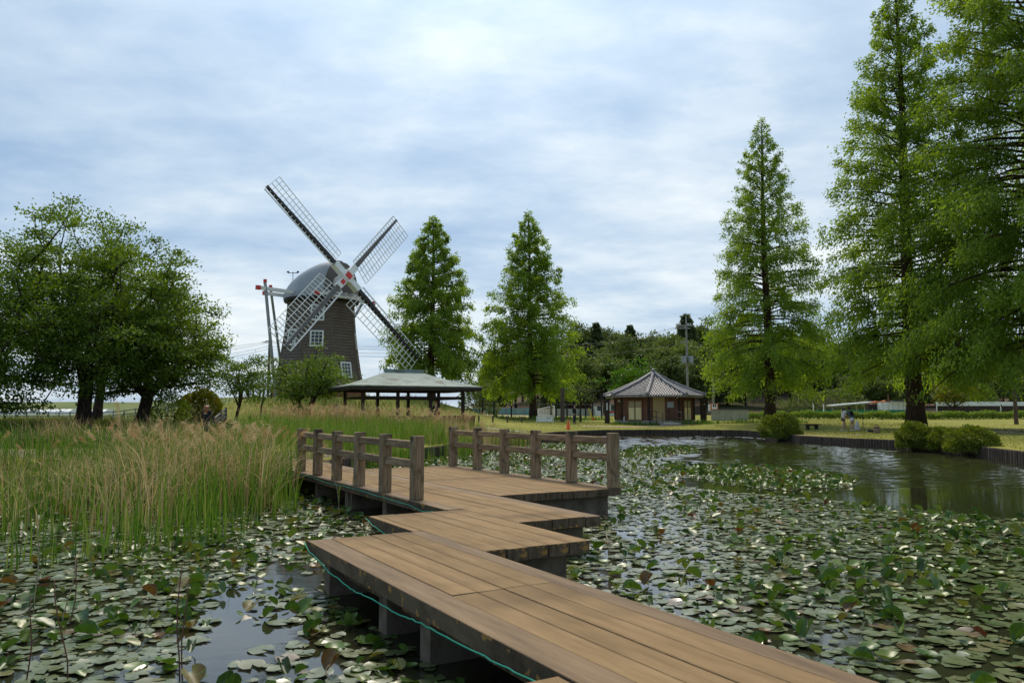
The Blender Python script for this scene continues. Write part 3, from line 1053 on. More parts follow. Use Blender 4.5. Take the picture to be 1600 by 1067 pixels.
def sail(d, cw, mat_s, slats):
    """d: direction of the sail; cw: direction of its wide side"""
    root = MB()
    root.bar(hub + d * 0.5, hub + d * 1.7, 0.62, 0.62, nrm)
    s = root.build('sail', M['white'], mill)
    sp = MB()
    n_ = 6
    for k in range(n_):
        r0, r1 = 1.702 + (LS + 0.1 - 1.702) * k / n_, 1.702 + (LS + 0.1 - 1.702) * (k + 1) / n_
        w = 0.44 - 0.22 * (k + 0.5) / n_
        sp.bar(hub + d * r0, hub + d * r1, w, w, nrm)
    sp.build('spar', mat_s, s)
    if (d - (-bx)).length < 0.01:
        MB().bar(hub + d * 0.7 + nrm * 0.325, hub + d * 1.25 + nrm * 0.325, 0.42, 0.02, nrm).build('marking', M['red'], s)

    def q(r, o):                      # the lattice is set at a slight pitch to the plane of the sails
        pitch = R(17) - R(13) * (r / LS)
        return hub + d * r + cw * (o * math.cos(pitch)) - nrm * (o * math.sin(pitch)) + nrm * 0.1

    r0, ww, nw = 0.17 * LS, 2.05, -0.56
    nbars = 19
    wide, nar = MB(), MB()
    for i in range(nbars + 1):
        r = r0 + (LS - r0) * i / nbars
        wide.bar(q(r, 0.12), q(r, ww), 0.05, 0.05, nrm)
        nar.bar(q(r, -0.12), q(r, nw), 0.05, 0.05, nrm)
    for o in (ww / 3, 2 * ww / 3, ww):
        pts = [q(r0 + (LS - r0) * i / 8 + (0 if 0 < i < 8 else 0), o) for i in range(9)]
        for a, b_ in zip(pts, pts[1:]):
            wide.bar(a, b_, 0.055, 0.055, nrm)
    pts = [q(r0 + (LS - r0) * i / 8, nw) for i in range(9)]
    for a, b_ in zip(pts, pts[1:]):
        nar.bar(a, b_, 0.12, 0.06, nrm)
    wide.build('wide_lattice', M['white'], s)
    nar.build('narrow_lattice', M['white'], s)
    if slats:
        sl = MB()
        for i in range(nbars):
            ra = r0 + (LS - r0) * (i + 0.12) / nbars
            rb_ = r0 + (LS - r0) * (i + 0.88) / nbars
            sl.bar(q(ra, -0.36), q(rb_, -0.36), 0.2, 0.03, nrm)
        sl.build('shutter_boards', M['darkspar'], s)


def cwof(d):
    t = d.cross(nrm)                  # clockwise as the viewer sees it
    return t if (t.dot(rgt) * d.dot(upv) - t.dot(upv) * d.dot(rgt)) > 0 else -t


for d, ms, sl in ((ax, 'darkspar', False), (bx, 'spar', False), (-ax, 'darkspar', False), (-bx, 'spar', False)):
    sail(d, cwof(d).normalized(), M[ms], sl)

# ---------------------------------------------------------------- pavilion
GY0 = 44.0
gc = at(630, 640, GY0)
gz = lz(gc.x, gc.y)
th = R(26.3)
pav = thing('pavilion', 'open pavilion with a grey green hipped roof on dark posts beside the reeds', 'pavilion', (gc.x, gc.y, gz))
ga, gb = 7.5, 5.7
gu = Vector((math.cos(th), math.sin(th), 0))
gv = Vector((-gu.y, gu.x, 0))
ez = at(573, 604, 41.2).z + 0.05
rz_ = at(630, 580, GY0).z


def gpnt(a, b_, z):
    return Vector((gc.x, gc.y, 0)) + gu * a + gv * b_ + Vector((0, 0, z))


rf = MB()
hw, hd, rl = ga / 2, gb / 2, (ga - gb) / 2
levels = [(0.0, 0.0), (0.30, 0.20), (0.65, 0.56), (1.0, 1.0)]
rings = []
for t, hh in levels:
    x0, y0 = hw + (rl - hw) * t, hd * (1 - t) + 0.02 * t
    rings.append([gpnt(sx * x0, sy * y0, ez + (rz_ - ez) * hh) for sx, sy in ((-1, -1), (1, -1), (1, 1), (-1, 1))])
vs = [p for r in rings for p in r]
fs = []
for i in range(len(levels) - 1):
    for k in range(4):
        fs.append((i * 4 + k, i * 4 + (k + 1) % 4, (i + 1) * 4 + (k + 1) % 4, (i + 1) * 4 + k))
low = [gpnt(sx * (hw - .03), sy * (hd - .03), ez - 0.07) for sx, sy in ((-1, -1), (1, -1), (1, 1), (-1, 1))]
n0 = len(vs)
vs += low
for k in range(4):
    fs.append((n0 + k, n0 + (k + 1) % 4, (k + 1) % 4, k))
fs.append((n0 + 3, n0 + 2, n0 + 1, n0))
roof = rf.add(vs, fs).build('roof', M['copper'], pav)
m_g = Matrix.Rotation(th, 3, 'Z')
MB().box(gpnt(0, 0, rz_ + 0.02), (2 * rl + 0.5, 0.34, 0.16), m_g).build('ridge_cap', M['copper'], roof)
fb = MB()
for sy in (-1, 1):
    fb.box(gpnt(0, sy * (hd - 0.08), ez - 0.155), (ga - 0.1, 0.06, 0.17), m_g)
    fb.box(gpnt(sy * (hw - 0.08), 0, ez - 0.157), (0.06, gb - 0.23, 0.17), m_g)
fb.build('fascia', M['darkwood'], roof)
pz = 0.16
pxs = (-2.9, -0.95, 0.95, 2.9)
for a in pxs:
    for b_ in (-1.95, 1.95):
        MB().box(gpnt(a, b_, (gz - 0.1 + ez - 0.08) / 2), (pz, pz, ez - 0.08 - gz + 0.1), m_g).build('post', M['darkwood'], pav)
for b_ in (-1.95, 1.95):
    MB().box(gpnt(0, b_, ez - 0.62), (5.8 - 0.2, 0.09, 0.13), m_g).build('tie_beam', M['darkwood'], pav)
    MB().box(gpnt(0, b_, ez - 0.20), (5.9, 0.12, 0.16), m_g).build('top_beam', M['darkwood'], pav)
for a in (-2.9, 2.9):
    MB().box(gpnt(a, 0, ez - 0.64), (0.09, 3.72, 0.13), m_g).build('tie_beam', M['darkwood'], pav)
for k in range(7):
    a = -3.0 + k
    MB().bar(gpnt(a, -2.7, ez - 0.10), gpnt(a * 0.3, -0.2, rz_ - 0.25), 0.07, 0.1).build('rafter', M['darkwood'], pav)
# low dark brown seat wall on two sides
for (a, b_, l1, l2) in ((0.7, -2.55, 4.9, 0.35), (3.35, -0.5, 0.35, 3.5)):
    o = MB().box(gpnt(a, b_, gz + 0.28), (l1, l2, 0.62), m_g).build('seat_wall', M['hutwall'], pav)
    MB().box(gpnt(a, b_, gz + 0.615), (l1 + 0.08, l2 + 0.08, 0.05), m_g).build('coping', M['darkwood'], o)

# ---------------------------------------------------------------- hut
hc = at(1022, 650, 68.0)
hz = lz(hc.x, hc.y)
hut = thing('hut', 'octagonal reddish timber hut with a grey tiled roof and cream blinds', 'hut', (hc.x, hc.y, hz))
HA = math.atan2(-hc.y, -hc.x)
HV = HA + R(-7.4)
RE, RW = 4.38, 3.45
hez, haz = at(1022, 616, 64.0).z - 0.1, at(1022, 584, 68).z
HC = Vector((hc.x, hc.y, 0))


def hp(r, ang, z):
    return HC + Vector((r * math.cos(ang), r * math.sin(ang), z))


rfm = MB()
vs, fs = [], []
for r, z in ((0.05, haz), (1.5, haz - (haz - hez) * 0.40), (3.0, haz - (haz - hez) * 0.73), (RE, hez), (RE - 0.03, hez - 0.12)):
    for k in range(8):
        vs.append(hp(r, HV + k * math.pi / 4, z))
for i in range(4):
    for k in range(8):
        fs.append((i * 8 + k, (i + 1) * 8 + k, (i + 1) * 8 + (k + 1) % 8, i * 8 + (k + 1) % 8))
fs.append(tuple(32 + k for k in range(8)))
hroof = rfm.add(vs, fs).build('roof', M['tile'], hut)


def roof_z(r):
    P_ = [(0.05, haz), (1.5, haz - (haz - hez) * 0.40), (3.0, haz - (haz - hez) * 0.73), (RE, hez)]
    for (r0, z0), (r1, z1) in zip(P_, P_[1:]):
        if r <= r1:
            return z0 + (z1 - z0) * (r - r0) / (r1 - r0)
    return hez


tl = MB()
c8 = math.cos(R(22.5))
for k in range(8):
    am = HV + (k + 0.5) * math.pi / 4
    out = Vector((math.cos(am), math.sin(am), 0))
    sdv = Vector((-out.y, out.x, 0))
    half = RE * math.sin(R(22.5))
    ncol = 15
    for j in range(ncol):
        s = -half + (j + 0.5) * 2 * half / ncol
        a0 = abs(s) / math.tan(R(22.5)) + 0.15          # apothem where this column starts
        a1 = RE * c8 + 0.03
        if a1 - a0 < 0.2:
            continue
        nseg = max(2, int((a1 - a0) / 0.38))
        for q_ in range(nseg):                          # overlapping barrel tiles
            u0, u1 = a0 + (a1 - a0) * q_ / nseg, a0 + (a1 - a0) * (q_ + 1) / nseg
            z0, z1 = roof_z(u0 / c8) + 0.03, roof_z(u1 / c8) + 0.05
            tl.tube([HC + out * u0 + sdv * s + Vector((0, 0, z0)), HC + out * u1 + sdv * s + Vector((0, 0, z1))], [0.055, 0.075], 5)
tl.build('roof_tiles', M['tile'], hut, kind='stuff')
for k in range(8):
    a = HV + k * math.pi / 4
    rg = MB()
    pts = [hp(r, a, roof_z(r) + 0.14) for r in (0.1, 0.8, 1.5, 2.2, 3.0, 3.7, RE + 0.06)]
    rg.tube(pts, [0.13, 0.13, 0.13, 0.135, 0.14, 0.145, 0.15], 7)
    rg.lathe([(0.17, -0.14), (0.19, 0.02), (0.1, 0.14)], hp(RE + 0.02, a, hez + 0.16), 8)
    rg.build('ridge_tiles', M['tile'], hut)
MB().lathe([(0.30, -0.1), (0.32, 0.12), (0.2, 0.2), (0.17, 0.42), (0.05, 0.5)], hp(0, 0, haz), 8, HV).build('finial', M['tile'], hut)
wl_ = MB()
wl_.lathe([(RW, hz + 0.22), (RW, hez - 0.02)], (HC.x, HC.y, 0), 8, HV)
wl_.build('wall', M['hutwall'], hut)
MB().lathe([(RW + 0.07, hz - 0.2), (RW + 0.07, hz + 0.218)], (HC.x, HC.y, 0), 8, HV).build('base', M['concrete'], hut)
for k in range(8):
    a = HV + k * math.pi / 4
    MB().tube([hp(RW + 0.02, a, hz + 0.23), hp(RW + 0.02, a, hez - 0.1)], 0.10, 6).build('corner_post', M['darkwood'], hut)
lath = MB()
for k in range(8):
    am = HV + (k + 0.5) * math.pi / 4
    out = Vector((math.cos(am), math.sin(am), 0))
    sdv = Vector((-out.y, out.x, 0))
    for j in range(13):
        s = -1.2 + j * 0.2
        c = HC + out * (RW * c8 + 0.012) + sdv * s
        lath.box(c + Vector((0, 0, (hz + 0.25 + hez - 0.1) / 2)), (0.02, 0.03, hez - hz - 0.4), Matrix.Rotation(am, 3, 'Z'))
lath.build('wall_battens', M['hutwall'], hut, kind='stuff')


def on_face(k, s, z, d=0.0):
    am = HV + (k + 0.5) * math.pi / 4
    out = Vector((math.cos(am), math.sin(am), 0))
    sdv = Vector((-out.y, out.x, 0))
    return HC + out * (RW * c8 + d) + sdv * s + Vector((0, 0, z)), Matrix.Rotation(am, 3, 'Z')


def hut_window(k, s, zc_, w, h):
    c, m = on_face(k, s, zc_, 0.06)
    o = MB().box(c, (0.06, w, h), m).build('window', M['hutwall'], hut)
    for q_ in (-1, 1):
        p = c + m @ Vector((0.045, q_ * w * 0.235, -0.16 * h + 0.0))
        MB().box(p, (0.03, w * 0.40, h * 0.60), m).build('blind', M['cream'], o)
        p = c + m @ Vector((0.043, q_ * w * 0.235, 0.30 * h + 0.0))
        MB().box(p, (0.03, w * 0.40, h * 0.28), m).build('upper_blind', M['tan'], o)
    f = MB()
    for q_ in (-1, 1):
        f.box(c + m @ Vector((0.05, q_ * w * 0.47, 0)), (0.08, 0.09, h), m)
        f.box(c + m @ Vector((0.052, 0, q_ * h * 0.48)), (0.08, w - 0.1, 0.09), m)
    f.box(c + m @ Vector((0.054, 0, 0)), (0.08, 0.10, h - 0.12), m)
    f.build('frame', M['hutwall'], o)


wc = (at(990, 628, 66).z + at(990, 656, 66).z) / 2 + 0.06
hut_window(-1, 0.05, wc, 1.45, 1.75)
hut_window(1, -0.05, wc, 1.35, 1.75)
c, m = on_face(0, -0.46, hz + 1.26, 0.05)
dro = MB().box(c, (0.07, 1.02, 2.05), m).build('door', surf('tan_door', [(0.36, 0.25, 0.10), (0.45, 0.32, 0.14)], 2, 0.6, 0.1), hut)
MB().box(c + m @ Vector((0.06, 0.40, -0.1)), (0.05, 0.04, 0.16), m).build('handle', M['steel'], dro)
c, m = on_face(0, 0.55, hz + 1.55, 0.05)
nb_ = MB().box(c, (0.04, 0.55, 0.5), m).build('notice_board', surf('notice_paper', [(0.30, 0.31, 0.30), (0.45, 0.46, 0.44)], 6, 0.8, 0), hut)
c, m = on_face(-2, 0.7, hz + 1.9, 0.09)
MB().box(c, (0.18, 0.2, 0.22), m).build('lamp', M['white'], hut)
c, m = on_face(-1, -1.05, hz + 0.45, 0.12)
MB().tube([c - Vector((0, 0, .5)), c, c + m @ Vector((0.1, 0.12, 0.05))], 0.05, 6).build('standpipe', M['white'], hut)
c, m = on_face(0, 1.15, hz + 2.1, 0.1)
MB().lathe([(0.03, 0), (0.09, 0.02), (0.09, 0.2), (0.03, 0.22)], c, 8).build('lamp', M['white'], hut)
# ramp with railings in front of the door
rc, m = on_face(0, -0.46, hz, 0.0)
am = HV + 0.5 * math.pi / 4
out = Vector((math.cos(am), math.sin(am), 0))
sdv = Vector((-out.y, out.x, 0))
rampm = MB()
p0, p1 = rc + out * 0.1, rc + out * 2.6 + sdv * 0.4
w_ = sdv * 0.75
rampm.add([p0 - w_ + Vector((0, 0, .22)), p0 + w_ + Vector((0, 0, .22)), p1 + w_ + Vector((0, 0, .02)), p1 - w_ + Vector((0, 0, .02)), p0 - w_ - Vector((0, 0, .2)), p0 + w_ - Vector((0, 0, .2)), p1 + w_ - Vector((0, 0, .2)), p1 - w_ - Vector((0, 0, .2))],
          [(0, 1, 2, 3), (0, 3, 7, 4), (1, 5, 6, 2), (3, 2, 6, 7)])
rampm.build('ramp', M['concrete'], hut)
for s in (-1, 1):
    hr = MB()
    for t in (0.02, 0.5, 1.0):
        p = p0.lerp(p1, t) + w_ * s * 1.04
        hr.tube([p - Vector((0, 0, .05)), p + Vector((0, 0, 1.12 - .2 * t))], 0.035, 6)
    for zz in (1.1, 0.6):
        hr.tube([p0 + w_ * s * 1.04 + Vector((0, 0, zz)), p1 + w_ * s * 1.04 + Vector((0, 0, zz - .2))], 0.03, 6)
    hr.build('ramp_railing', M['brownpole'], hut)
for px_, w_b, lab in ((948.5, 0.55, 'short dark square post standing left of the hut'), (1099, 0.62, 'dark square pillar standing right of the hut')):
    p = at(px_, 640, 66.5)
    z0 = lz(p.x, p.y)
    o = MB().box((p.x, p.y, z0 + 0.95), (w_b * 0.75, w_b * 0.6, 2.0)).box((p.x, p.y, z0 + 1.98), (w_b, w_b * 0.8, 0.14))
    o = o.build('pillar', M['darkwood'])
    tag(o, lab, 'post')
    if px_ < 1000:
        MB().box((p.x - 0.02, p.y - w_b * 0.31, z0 + 1.45), (0.1, 0.03, 0.62)).build('white_notice', M['white'], o)

# ---------------------------------------------------------------- trees


def redwood(label, px, Y, h, Rm, seed, nleaf, ll, cb, mat_, lean=0.0, r0=0.45, group='dawn redwoods round the pond', fill=1.0, spine=0.66):
    rng = np.random.default_rng(seed)
    bp = at(px, 643, Y)
    z0 = lz(bp.x, Y)
    root = thing('dawn_redwood', label, 'tree', (bp.x, Y, z0), group)
    B = np.array([bp.x, Y, z0])
    tr = MB()
    n = 16
    ts = np.linspace(0, 1, n)
    axis = [Vector((bp.x + lean * h * t + 0.10 * math.sin(t * 7 + seed), Y + 0.08 * math.cos(t * 6), z0 - 0.2 + h * t)) for t in ts]
    tr.tube(axis, [r0 * (1 - t) ** 0.85 * (1 + 0.45 * math.exp(-t * h / 0.6)) + 0.02 for t in ts], 9)
    tr.build('trunk', M['redbark'], root, smooth=True)
    br = MB()
    nbr = int(h * 8.5)
    LP, LD, LT, LLn = [], [], [], []
    tot = 0
    data = []
    for i in range(nbr):
        f = (i + rng.uniform(0, 1)) / nbr
        t = f ** 1.08
        z = cb + (h - cb) * t
        prof = Rm * (1 - t ** 1.75) * (0.84 + 0.16 * min(1, t / 0.12))
        L = prof * rng.uniform(0.76, 1.04) + 0.05 + 0.2 * min(1, (1 - t) / 0.25)
        az = i * 2.39996 + rng.uniform(-0.35, 0.35)
        el = R(2 + 50 * t ** 1.3 + rng.uniform(-9, 9))
        droop = (0.42 * (1 - t) ** 2 + 0.03) * L * rng.uniform(0.6, 1.3)
        data.append((t, z, L, az, el, droop))
        tot += L ** 1.35
    for (t, z, L, az, el, droop) in data:
        dh = np.array([math.cos(az), math.sin(az), 0])
        sd_ = np.array([-dh[1], dh[0], 0])
        o = B + np.array([lean * z, 0, z])

        def P(s):
            s = np.asarray(s)[..., None]
            return o + dh * (L * math.cos(el) * s) + np.array([0, 0, 1.0]) * (L * math.sin(el) * s - droop * s ** 2.2)

        ss = np.array([0, 0.33, 0.66, 1.0])
        rad = 0.018 + 0.011 * L
        br.tube([tuple(q) for q in P(ss)], [rad, rad * 0.75, rad * 0.45, 0.008], 4, False)
        nl = max(10, int(nleaf * L ** 1.35 / tot * rng.uniform(0.65, 1.35)))
        ntw = max(3, int(L * 2.7))
        js = np.sort(rng.uniform(0.10, 1.0, ntw)) ** 0.6
        side = rng.choice([-1, 1], ntw)
        tl_ = (0.20 + 0.26 * L ** 0.8 * (1 - 0.72 * js)) * rng.uniform(0.6, 1.25, ntw)
        tz = rng.uniform(-0.55, 0.75, ntw) - 0.75 * (1 - t) ** 1.5
        td = unit(dh * rng.uniform(0.45, 0.9, ntw)[:, None] + sd_ * (side * rng.uniform(0.5, 1.0, ntw))[:, None] + np.array([0, 0, 1.0]) * tz[:, None])
        k = rng.choice(ntw, nl, p=tl_ / tl_.sum())
        u = rng.uniform(0, 1, nl) ** 0.8
        pts = P(js)[k] + td[k] * (tl_[k] * u)[:, None]
        low = (1 - t) ** 1.6
        pts = pts + rng.normal(0, 0.06 + 0.026 * L, (nl, 3)) * np.array([1, 1, 1.15])
        hang = rng.uniform(0, 1, nl) ** 2 * low * 0.75
        pts[:, 2] -= hang
        dd = td[k] * 0.9 + rng.normal(0, 0.55, (nl, 3)) + np.array([0, 0, -0.25 - 0.9 * low])
        okz = pts[:, 2] > z0 + 1.5 + rng.uniform(0, 1.3, nl)
        pts, dd, js_k = pts[okz], dd[okz], js[k][okz]
        nl = len(pts)
        LP.append(pts)
        LD.append(dd)
        LLn.append(ll * rng.uniform(0.6, 1.35, nl))
        LT.append(np.clip(rng.normal(0.45, 0.11) + rng.normal(0, 0.15, nl) + 0.16 * (js_k - 0.5) + 0.10 * low, 0, 1))
    br.build('branches', M['redbark'], root)
    P_, D_, L_, T_ = np.concatenate(LP), np.concatenate(LD), np.concatenate(LLn), np.concatenate(LT)
    V = leaf_quads(P_ - B, D_, L_, L_ * 0.42, rng)
    link('crown', quads_mesh('crown', V, 4, T_, mat_), root)
    return root


def broadleaf(name, label, cat, base, cc, rad, ncl, per, ls, seed, mat_, r_tip=0.012, zf=1.6, nlimb=6, cs=0.45, group=None, flat=0.0, r_max=0.42, root=None, shell=0.55, stems=1):
    """tree or shrub whose limbs are grown to reach leaf clumps spread through the crown; cc is the crown centre above the base"""
    rng = np.random.default_rng(seed)
    base = Vector(base)
    if root is None:
        root = thing(name, label, cat, tuple(base), group)
    cc, rad = np.array(cc, float), np.array(rad, float)
    pts = []
    ph = rng.uniform(0, 6.28, 6)
    while len(pts) < ncl:
        d = rng.normal(size=3)
        d /= np.linalg.norm(d)
        lob = 1 + 0.16 * math.sin(3 * math.atan2(d[1], d[0]) + ph[0]) + 0.13 * math.sin(5 * d[2] + 2 * d[0] * 3 + ph[1]) + 0.08 * math.sin(9 * d[0] + 7 * d[2] + ph[2])
        rr = rng.uniform(0, 1) ** shell * lob
        p = d * rr
        if p[2] < -0.62 + flat:
            continue
        pts.append(cc + p * rad)
    pts = np.array(pts)
    fork = np.array([cc[0] * 0.25, cc[1] * 0.25, zf])
    nodes = [np.zeros(3), fork * 0.5 + rng.normal(0, 0.04, 3) * np.array([1, 1, 0]), fork]
    par = [-1, 0, 1]
    if stems > 1:
        for s in range(stems - 1):
            a = rng.uniform(0, 6.28)
            nodes.append(np.array([0.3 * math.cos(a), 0.3 * math.sin(a), zf * 0.6]) * zf)
            par.append(0)
    plen = [0, zf / 2, zf] + [zf] * (len(nodes) - 3)
    order = np.argsort(np.linalg.norm((pts - fork) / rad, axis=1))
    # a few far points first make the main limbs
    far = rng.choice(np.arange(ncl)[np.linalg.norm((pts - cc) / rad, axis=1) > 0.55], nlimb, replace=False)
    order = list(far) + [i for i in order if i not in set(far)]
    ends = []
    step = 0.55 * float(rad.mean()) / 3.0 + 0.15
    for c_, i in enumerate(order):
        A = np.array(nodes)
        p = pts[i]
        d = np.linalg.norm(A - p, axis=1)
        if c_ < nlimb:
            j = 2 if len(nodes) < 4 or stems == 1 else rng.integers(2, 2 + stems)
        else:
            pen = np.where(A[:, 2] > p[2] + 0.3, 0.8, 0)
            j = int(np.argmin(d + 0.22 * np.array(plen) + pen + np.where(np.arange(len(A)) < 2, 5, 0)))
        q0 = A[j]
        L = np.linalg.norm(p - q0)
        n = max(1, int(L / step))
        mid = (q0 + p) / 2 + np.array([0, 0, 0.10 * L]) + rng.normal(0, 0.06 * L, 3)
        prev = j
        for k in range(1, n + 1):
            t = k / n
            q = q0 * (1 - t) ** 2 + 2 * mid * t * (1 - t) + p * t * t
            nodes.append(q)
            par.append(prev)
            plen.append(plen[prev] + L / n)
            prev = len(nodes) - 1
        ends.append(prev)
    cnt = np.zeros(len(nodes))
    for e_ in ends:
        cnt[e_] += 1
    for i in range(len(nodes) - 1, 0, -1):
        cnt[par[i]] += cnt[i]
    rr = np.minimum(r_tip * np.maximum(cnt, 1) ** 0.5, r_max)
    rr[0] = rr[1] * 1.35
    kids = {}
    for i in range(1, len(nodes)):
        kids.setdefault(par[i], []).append(i)
    tr, lb = MB(), MB()
    bv = np.array(base)

    def chain(i0, i1):
        ch = [i0, i1]
        while ch[-1] in kids:
            ch.append(max(kids[ch[-1]], key=lambda q: cnt[q]))
        return ch

    stack = [(0, kids[0][0])] + [(0, k) for k in kids[0][1:]]
    first = True
    while stack:
        a, b_ = stack.pop(0)
        ch = chain(a, b_)
        P_ = [tuple(nodes[q] + bv) for q in ch]
        rads = [min(rr[ch[0]], rr[ch[1]] * 1.05 if not first else 9)] + [rr[q] for q in ch[1:]]
        (tr if first else lb).tube(P_, rads, 9 if first else (6 if rads[0] > 0.06 else 4), False)
        first = False
        for q0, q1 in zip(ch[1:], ch[2:] + [None]):
            for k in kids.get(q0, []):
                if k != q1:
                    stack.append((q0, k))
    tr.build('trunk', M['bark'], root, smooth=True)
    lb.build('branches', M['bark'], root)
    k = np.repeat(np.arange(ncl), per)
    n = len(k)
    sc = cs * rng.uniform(0.6, 1.3, ncl)[k]
    off = rng.normal(0, 1, (n, 3)) * np.stack([sc, sc, sc * 0.42], 1)
    P_ = pts[k] + off
    out = unit(P_ - cc)
    D_ = out * 0.7 + rng.normal(0, 0.6, (n, 3)) + np.array([0, 0, -0.15])
    T_ = np.clip(rng.normal(0.42, 0.13, ncl)[k] + rng.normal(0, 0.13, n), 0, 1)
    L_ = ls * rng.uniform(0.6, 1.3, n)
    V = leaf_quads(P_, D_, L_, L_ * 0.58, rng)
    link('crown', quads_mesh('crown', V, 4, T_, mat_), root)
    return root


def bush(name, label, base, rad, nleaf, ls, seed, mat_, group=None, cat='bush'):
    rng = np.random.default_rng(seed)
    root = thing(name, label, cat, tuple(base), group)
    rad = np.array(rad, float)
    d = unit(rng.normal(size=(nleaf, 3)))
    d[:, 2] = np.abs(d[:, 2]) * 1.5 - 0.5
    d = unit(d)
    ph = rng.uniform(0, 6.28, 4)
    lob = 1 + 0.09 * np.sin(4 * np.arctan2(d[:, 1], d[:, 0]) + ph[0]) + 0.07 * np.sin(7 * d[:, 2] + 5 * d[:, 0] + ph[1]) + 0.05 * np.sin(13 * d[:, 0] + 11 * d[:, 2] + ph[2])
    r = (1 - 0.30 * rng.uniform(0, 1, nleaf) ** 1.6) * lob
    P_ = d * r[:, None] * rad + np.array([0, 0, rad[2] * 0.40])
    P_[:, 2] = np.maximum(P_[:, 2], 0.02 + rng.uniform(-0.35, 0.1, nleaf))
    D_ = d * 0.8 + rng.normal(0, 0.6, (nleaf, 3)) + np.array([0, 0, 0.3])
    T_ = np.clip(0.40 + 0.2 * np.sin(9 * d[:, 0] + 8 * d[:, 1] * 2 + ph[3]) * 0.6 + rng.normal(0, 0.17, nleaf), 0, 1)
    L_ = ls * rng.uniform(0.6, 1.3, nleaf)
    link('foliage', quads_mesh('foliage', leaf_quads(P_, D_, L_, L_ * 0.6, rng), 4, T_, mat_), root)
    st_ = MB()
    b = Vector(base)
    for i in range(9):
        a = i * 0.7
        st_.tube([b + Vector((0.1 * math.cos(a), 0.1 * math.sin(a), -0.2)), b + Vector((rad[0] * 0.6 * math.cos(a), rad[1] * 0.6 * math.sin(a), rad[2] * 0.8))], [0.04, 0.012], 5)
    st_.build('stems', M['bark'], root)
    return root


def top_z(px, py, Y):
    return at(px, py, Y).z


def rw(label, px, Y, tip, half, **kw):
    bp = at(px, 643, Y)
    z0 = lz(bp.x, Y)
    h = top_z(px, tip, Y) - z0
    return redwood(label, px, Y, h, half * Y / 1195.0, mat_=M['lf_red'], **kw)


rw('conical dawn redwood directly behind the pavilion roof, left of the pair by the field', 674, 80, 338, 82, seed=3, nleaf=54000, ll=0.29, cb=3.7, r0=0.42)
rw('conical dawn redwood standing behind the white barrier, right of the pair by the field', 832, 84, 331, 87, seed=8, nleaf=56000, ll=0.29, cb=3.9, r0=0.40, lean=-0.02)
rw('slender dawn redwood behind the rounded bush at the pond corner', 1203, 62, 184, 103, seed=13, nleaf=76000, ll=0.20, cb=3.7, r0=0.42, lean=0.0)
rw('tall dawn redwood rising behind the three dark waterside bushes', 1430, 50, -48, 150, seed=21, nleaf=98000, ll=0.215, cb=4.5, r0=0.50, lean=0.0)
rw('huge dawn redwood cut off by the right edge of the photo', 1650, 42, -330, 238, seed=34, nleaf=230000, ll=0.20, spine=0.5, cb=4.7, r0=0.52, lean=0.0, group='dawn redwoods round the pond')


def gbase(px, Y):
    p = at(px, 643, Y)
    return (p.x, Y, lz(p.x, Y))


LG = 'spreading trees on the left bank'
broadleaf('spreading_tree', 'broad dark green spreading tree with the thickest trunk on the left bank', 'tree', gbase(131, 42), (0.3, 0, 6.2), (6.1, 5.4, 5.9), 480, 120, 0.165, 5, M['lf_dark'], flat=-0.16, zf=2.3, nlimb=8, cs=0.42, group=LG, r_tip=0.019, r_max=0.36, shell=0.5)
broadleaf('spreading_tree', 'dark tree behind the thick trunked spreading tree, its trunk showing just right of it', 'tree', gbase(151, 53), (1.0, 0, 7.2), (5.5, 5, 4.6), 150, 80, 0.23, 6, M['lf_dark'], zf=2.8, nlimb=6, cs=0.65, group=LG, r_tip=0.024, r_max=0.36)
broadleaf('spreading_tree', 'leaning dark tree reaching right over the person in black', 'tree', gbase(221, 45), (1.2, 0, 4.5), (4.2, 4.0, 3.7), 300, 110, 0.155, 7, M['lf_dark'], flat=0.02, zf=1.6, nlimb=7, cs=0.40, group=LG, r_tip=0.022, r_max=0.34, shell=0.5)
broadleaf('spreading_tree', 'dark tree cut off by the left edge of the photo', 'tree', gbase(-60, 38), (0.2, 0, 4.6), (5.2, 4.5, 4.6), 320, 120, 0.165, 9, M['lf_dark'], flat=-0.2, zf=1.6, nlimb=7, cs=0.44, group=LG, r_tip=0.022, r_max=0.36, shell=0.5)
broadleaf('small_tree', 'slim young tree with fresh green leaves left of the windmill', 'tree', gbase(371, 44), (0.3, 0, 2.6), (1.55, 1.5, 1.75), 70, 62, 0.13, 11, M['lf_mid'], zf=1.1, nlimb=5, cs=0.30, r_tip=0.013, r_max=0.09)
broadleaf('small_tree', 'sparse yellow green sapling between the slim young tree and the utility pole', 'tree', gbase(408, 50), (0.0, 0, 2.7), (1.15, 1.1, 1.7), 34, 44, 0.13, 12, M['lf_mid'], zf=1.1, nlimb=4, cs=0.26, r_tip=0.011, r_max=0.06)
broadleaf('shrub_tree', 'bushy yellow green shrub with several dark stems in front of the windmill', 'shrub', gbase(472, 45), (0.35, 0, 2.6), (2.5, 2.0, 1.75), 150, 70, 0.13, 14, M['lf_mid'], zf=0.7, nlimb=7, cs=0.32, r_tip=0.017, r_max=0.15, stems=4, flat=0.05)
bush('bush', 'small dark bush at the foot of the shrub in front of the windmill', gbase(466, 43), (0.62, 0.6, 0.9), 1500, 0.10, 3, M['lf_mid'])
bush('bush', 'round yellow green bush behind the person in black', gbase(312, 50), (1.45, 1.3, 1.6), 7000, 0.15, 4, M['lf_yellow'])
bush('bush', 'low dark bush under the leaning tree on the left bank', gbase(262, 47), (1.25, 1.0, 1.5), 2600, 0.13, 5, M['lf_dark'])

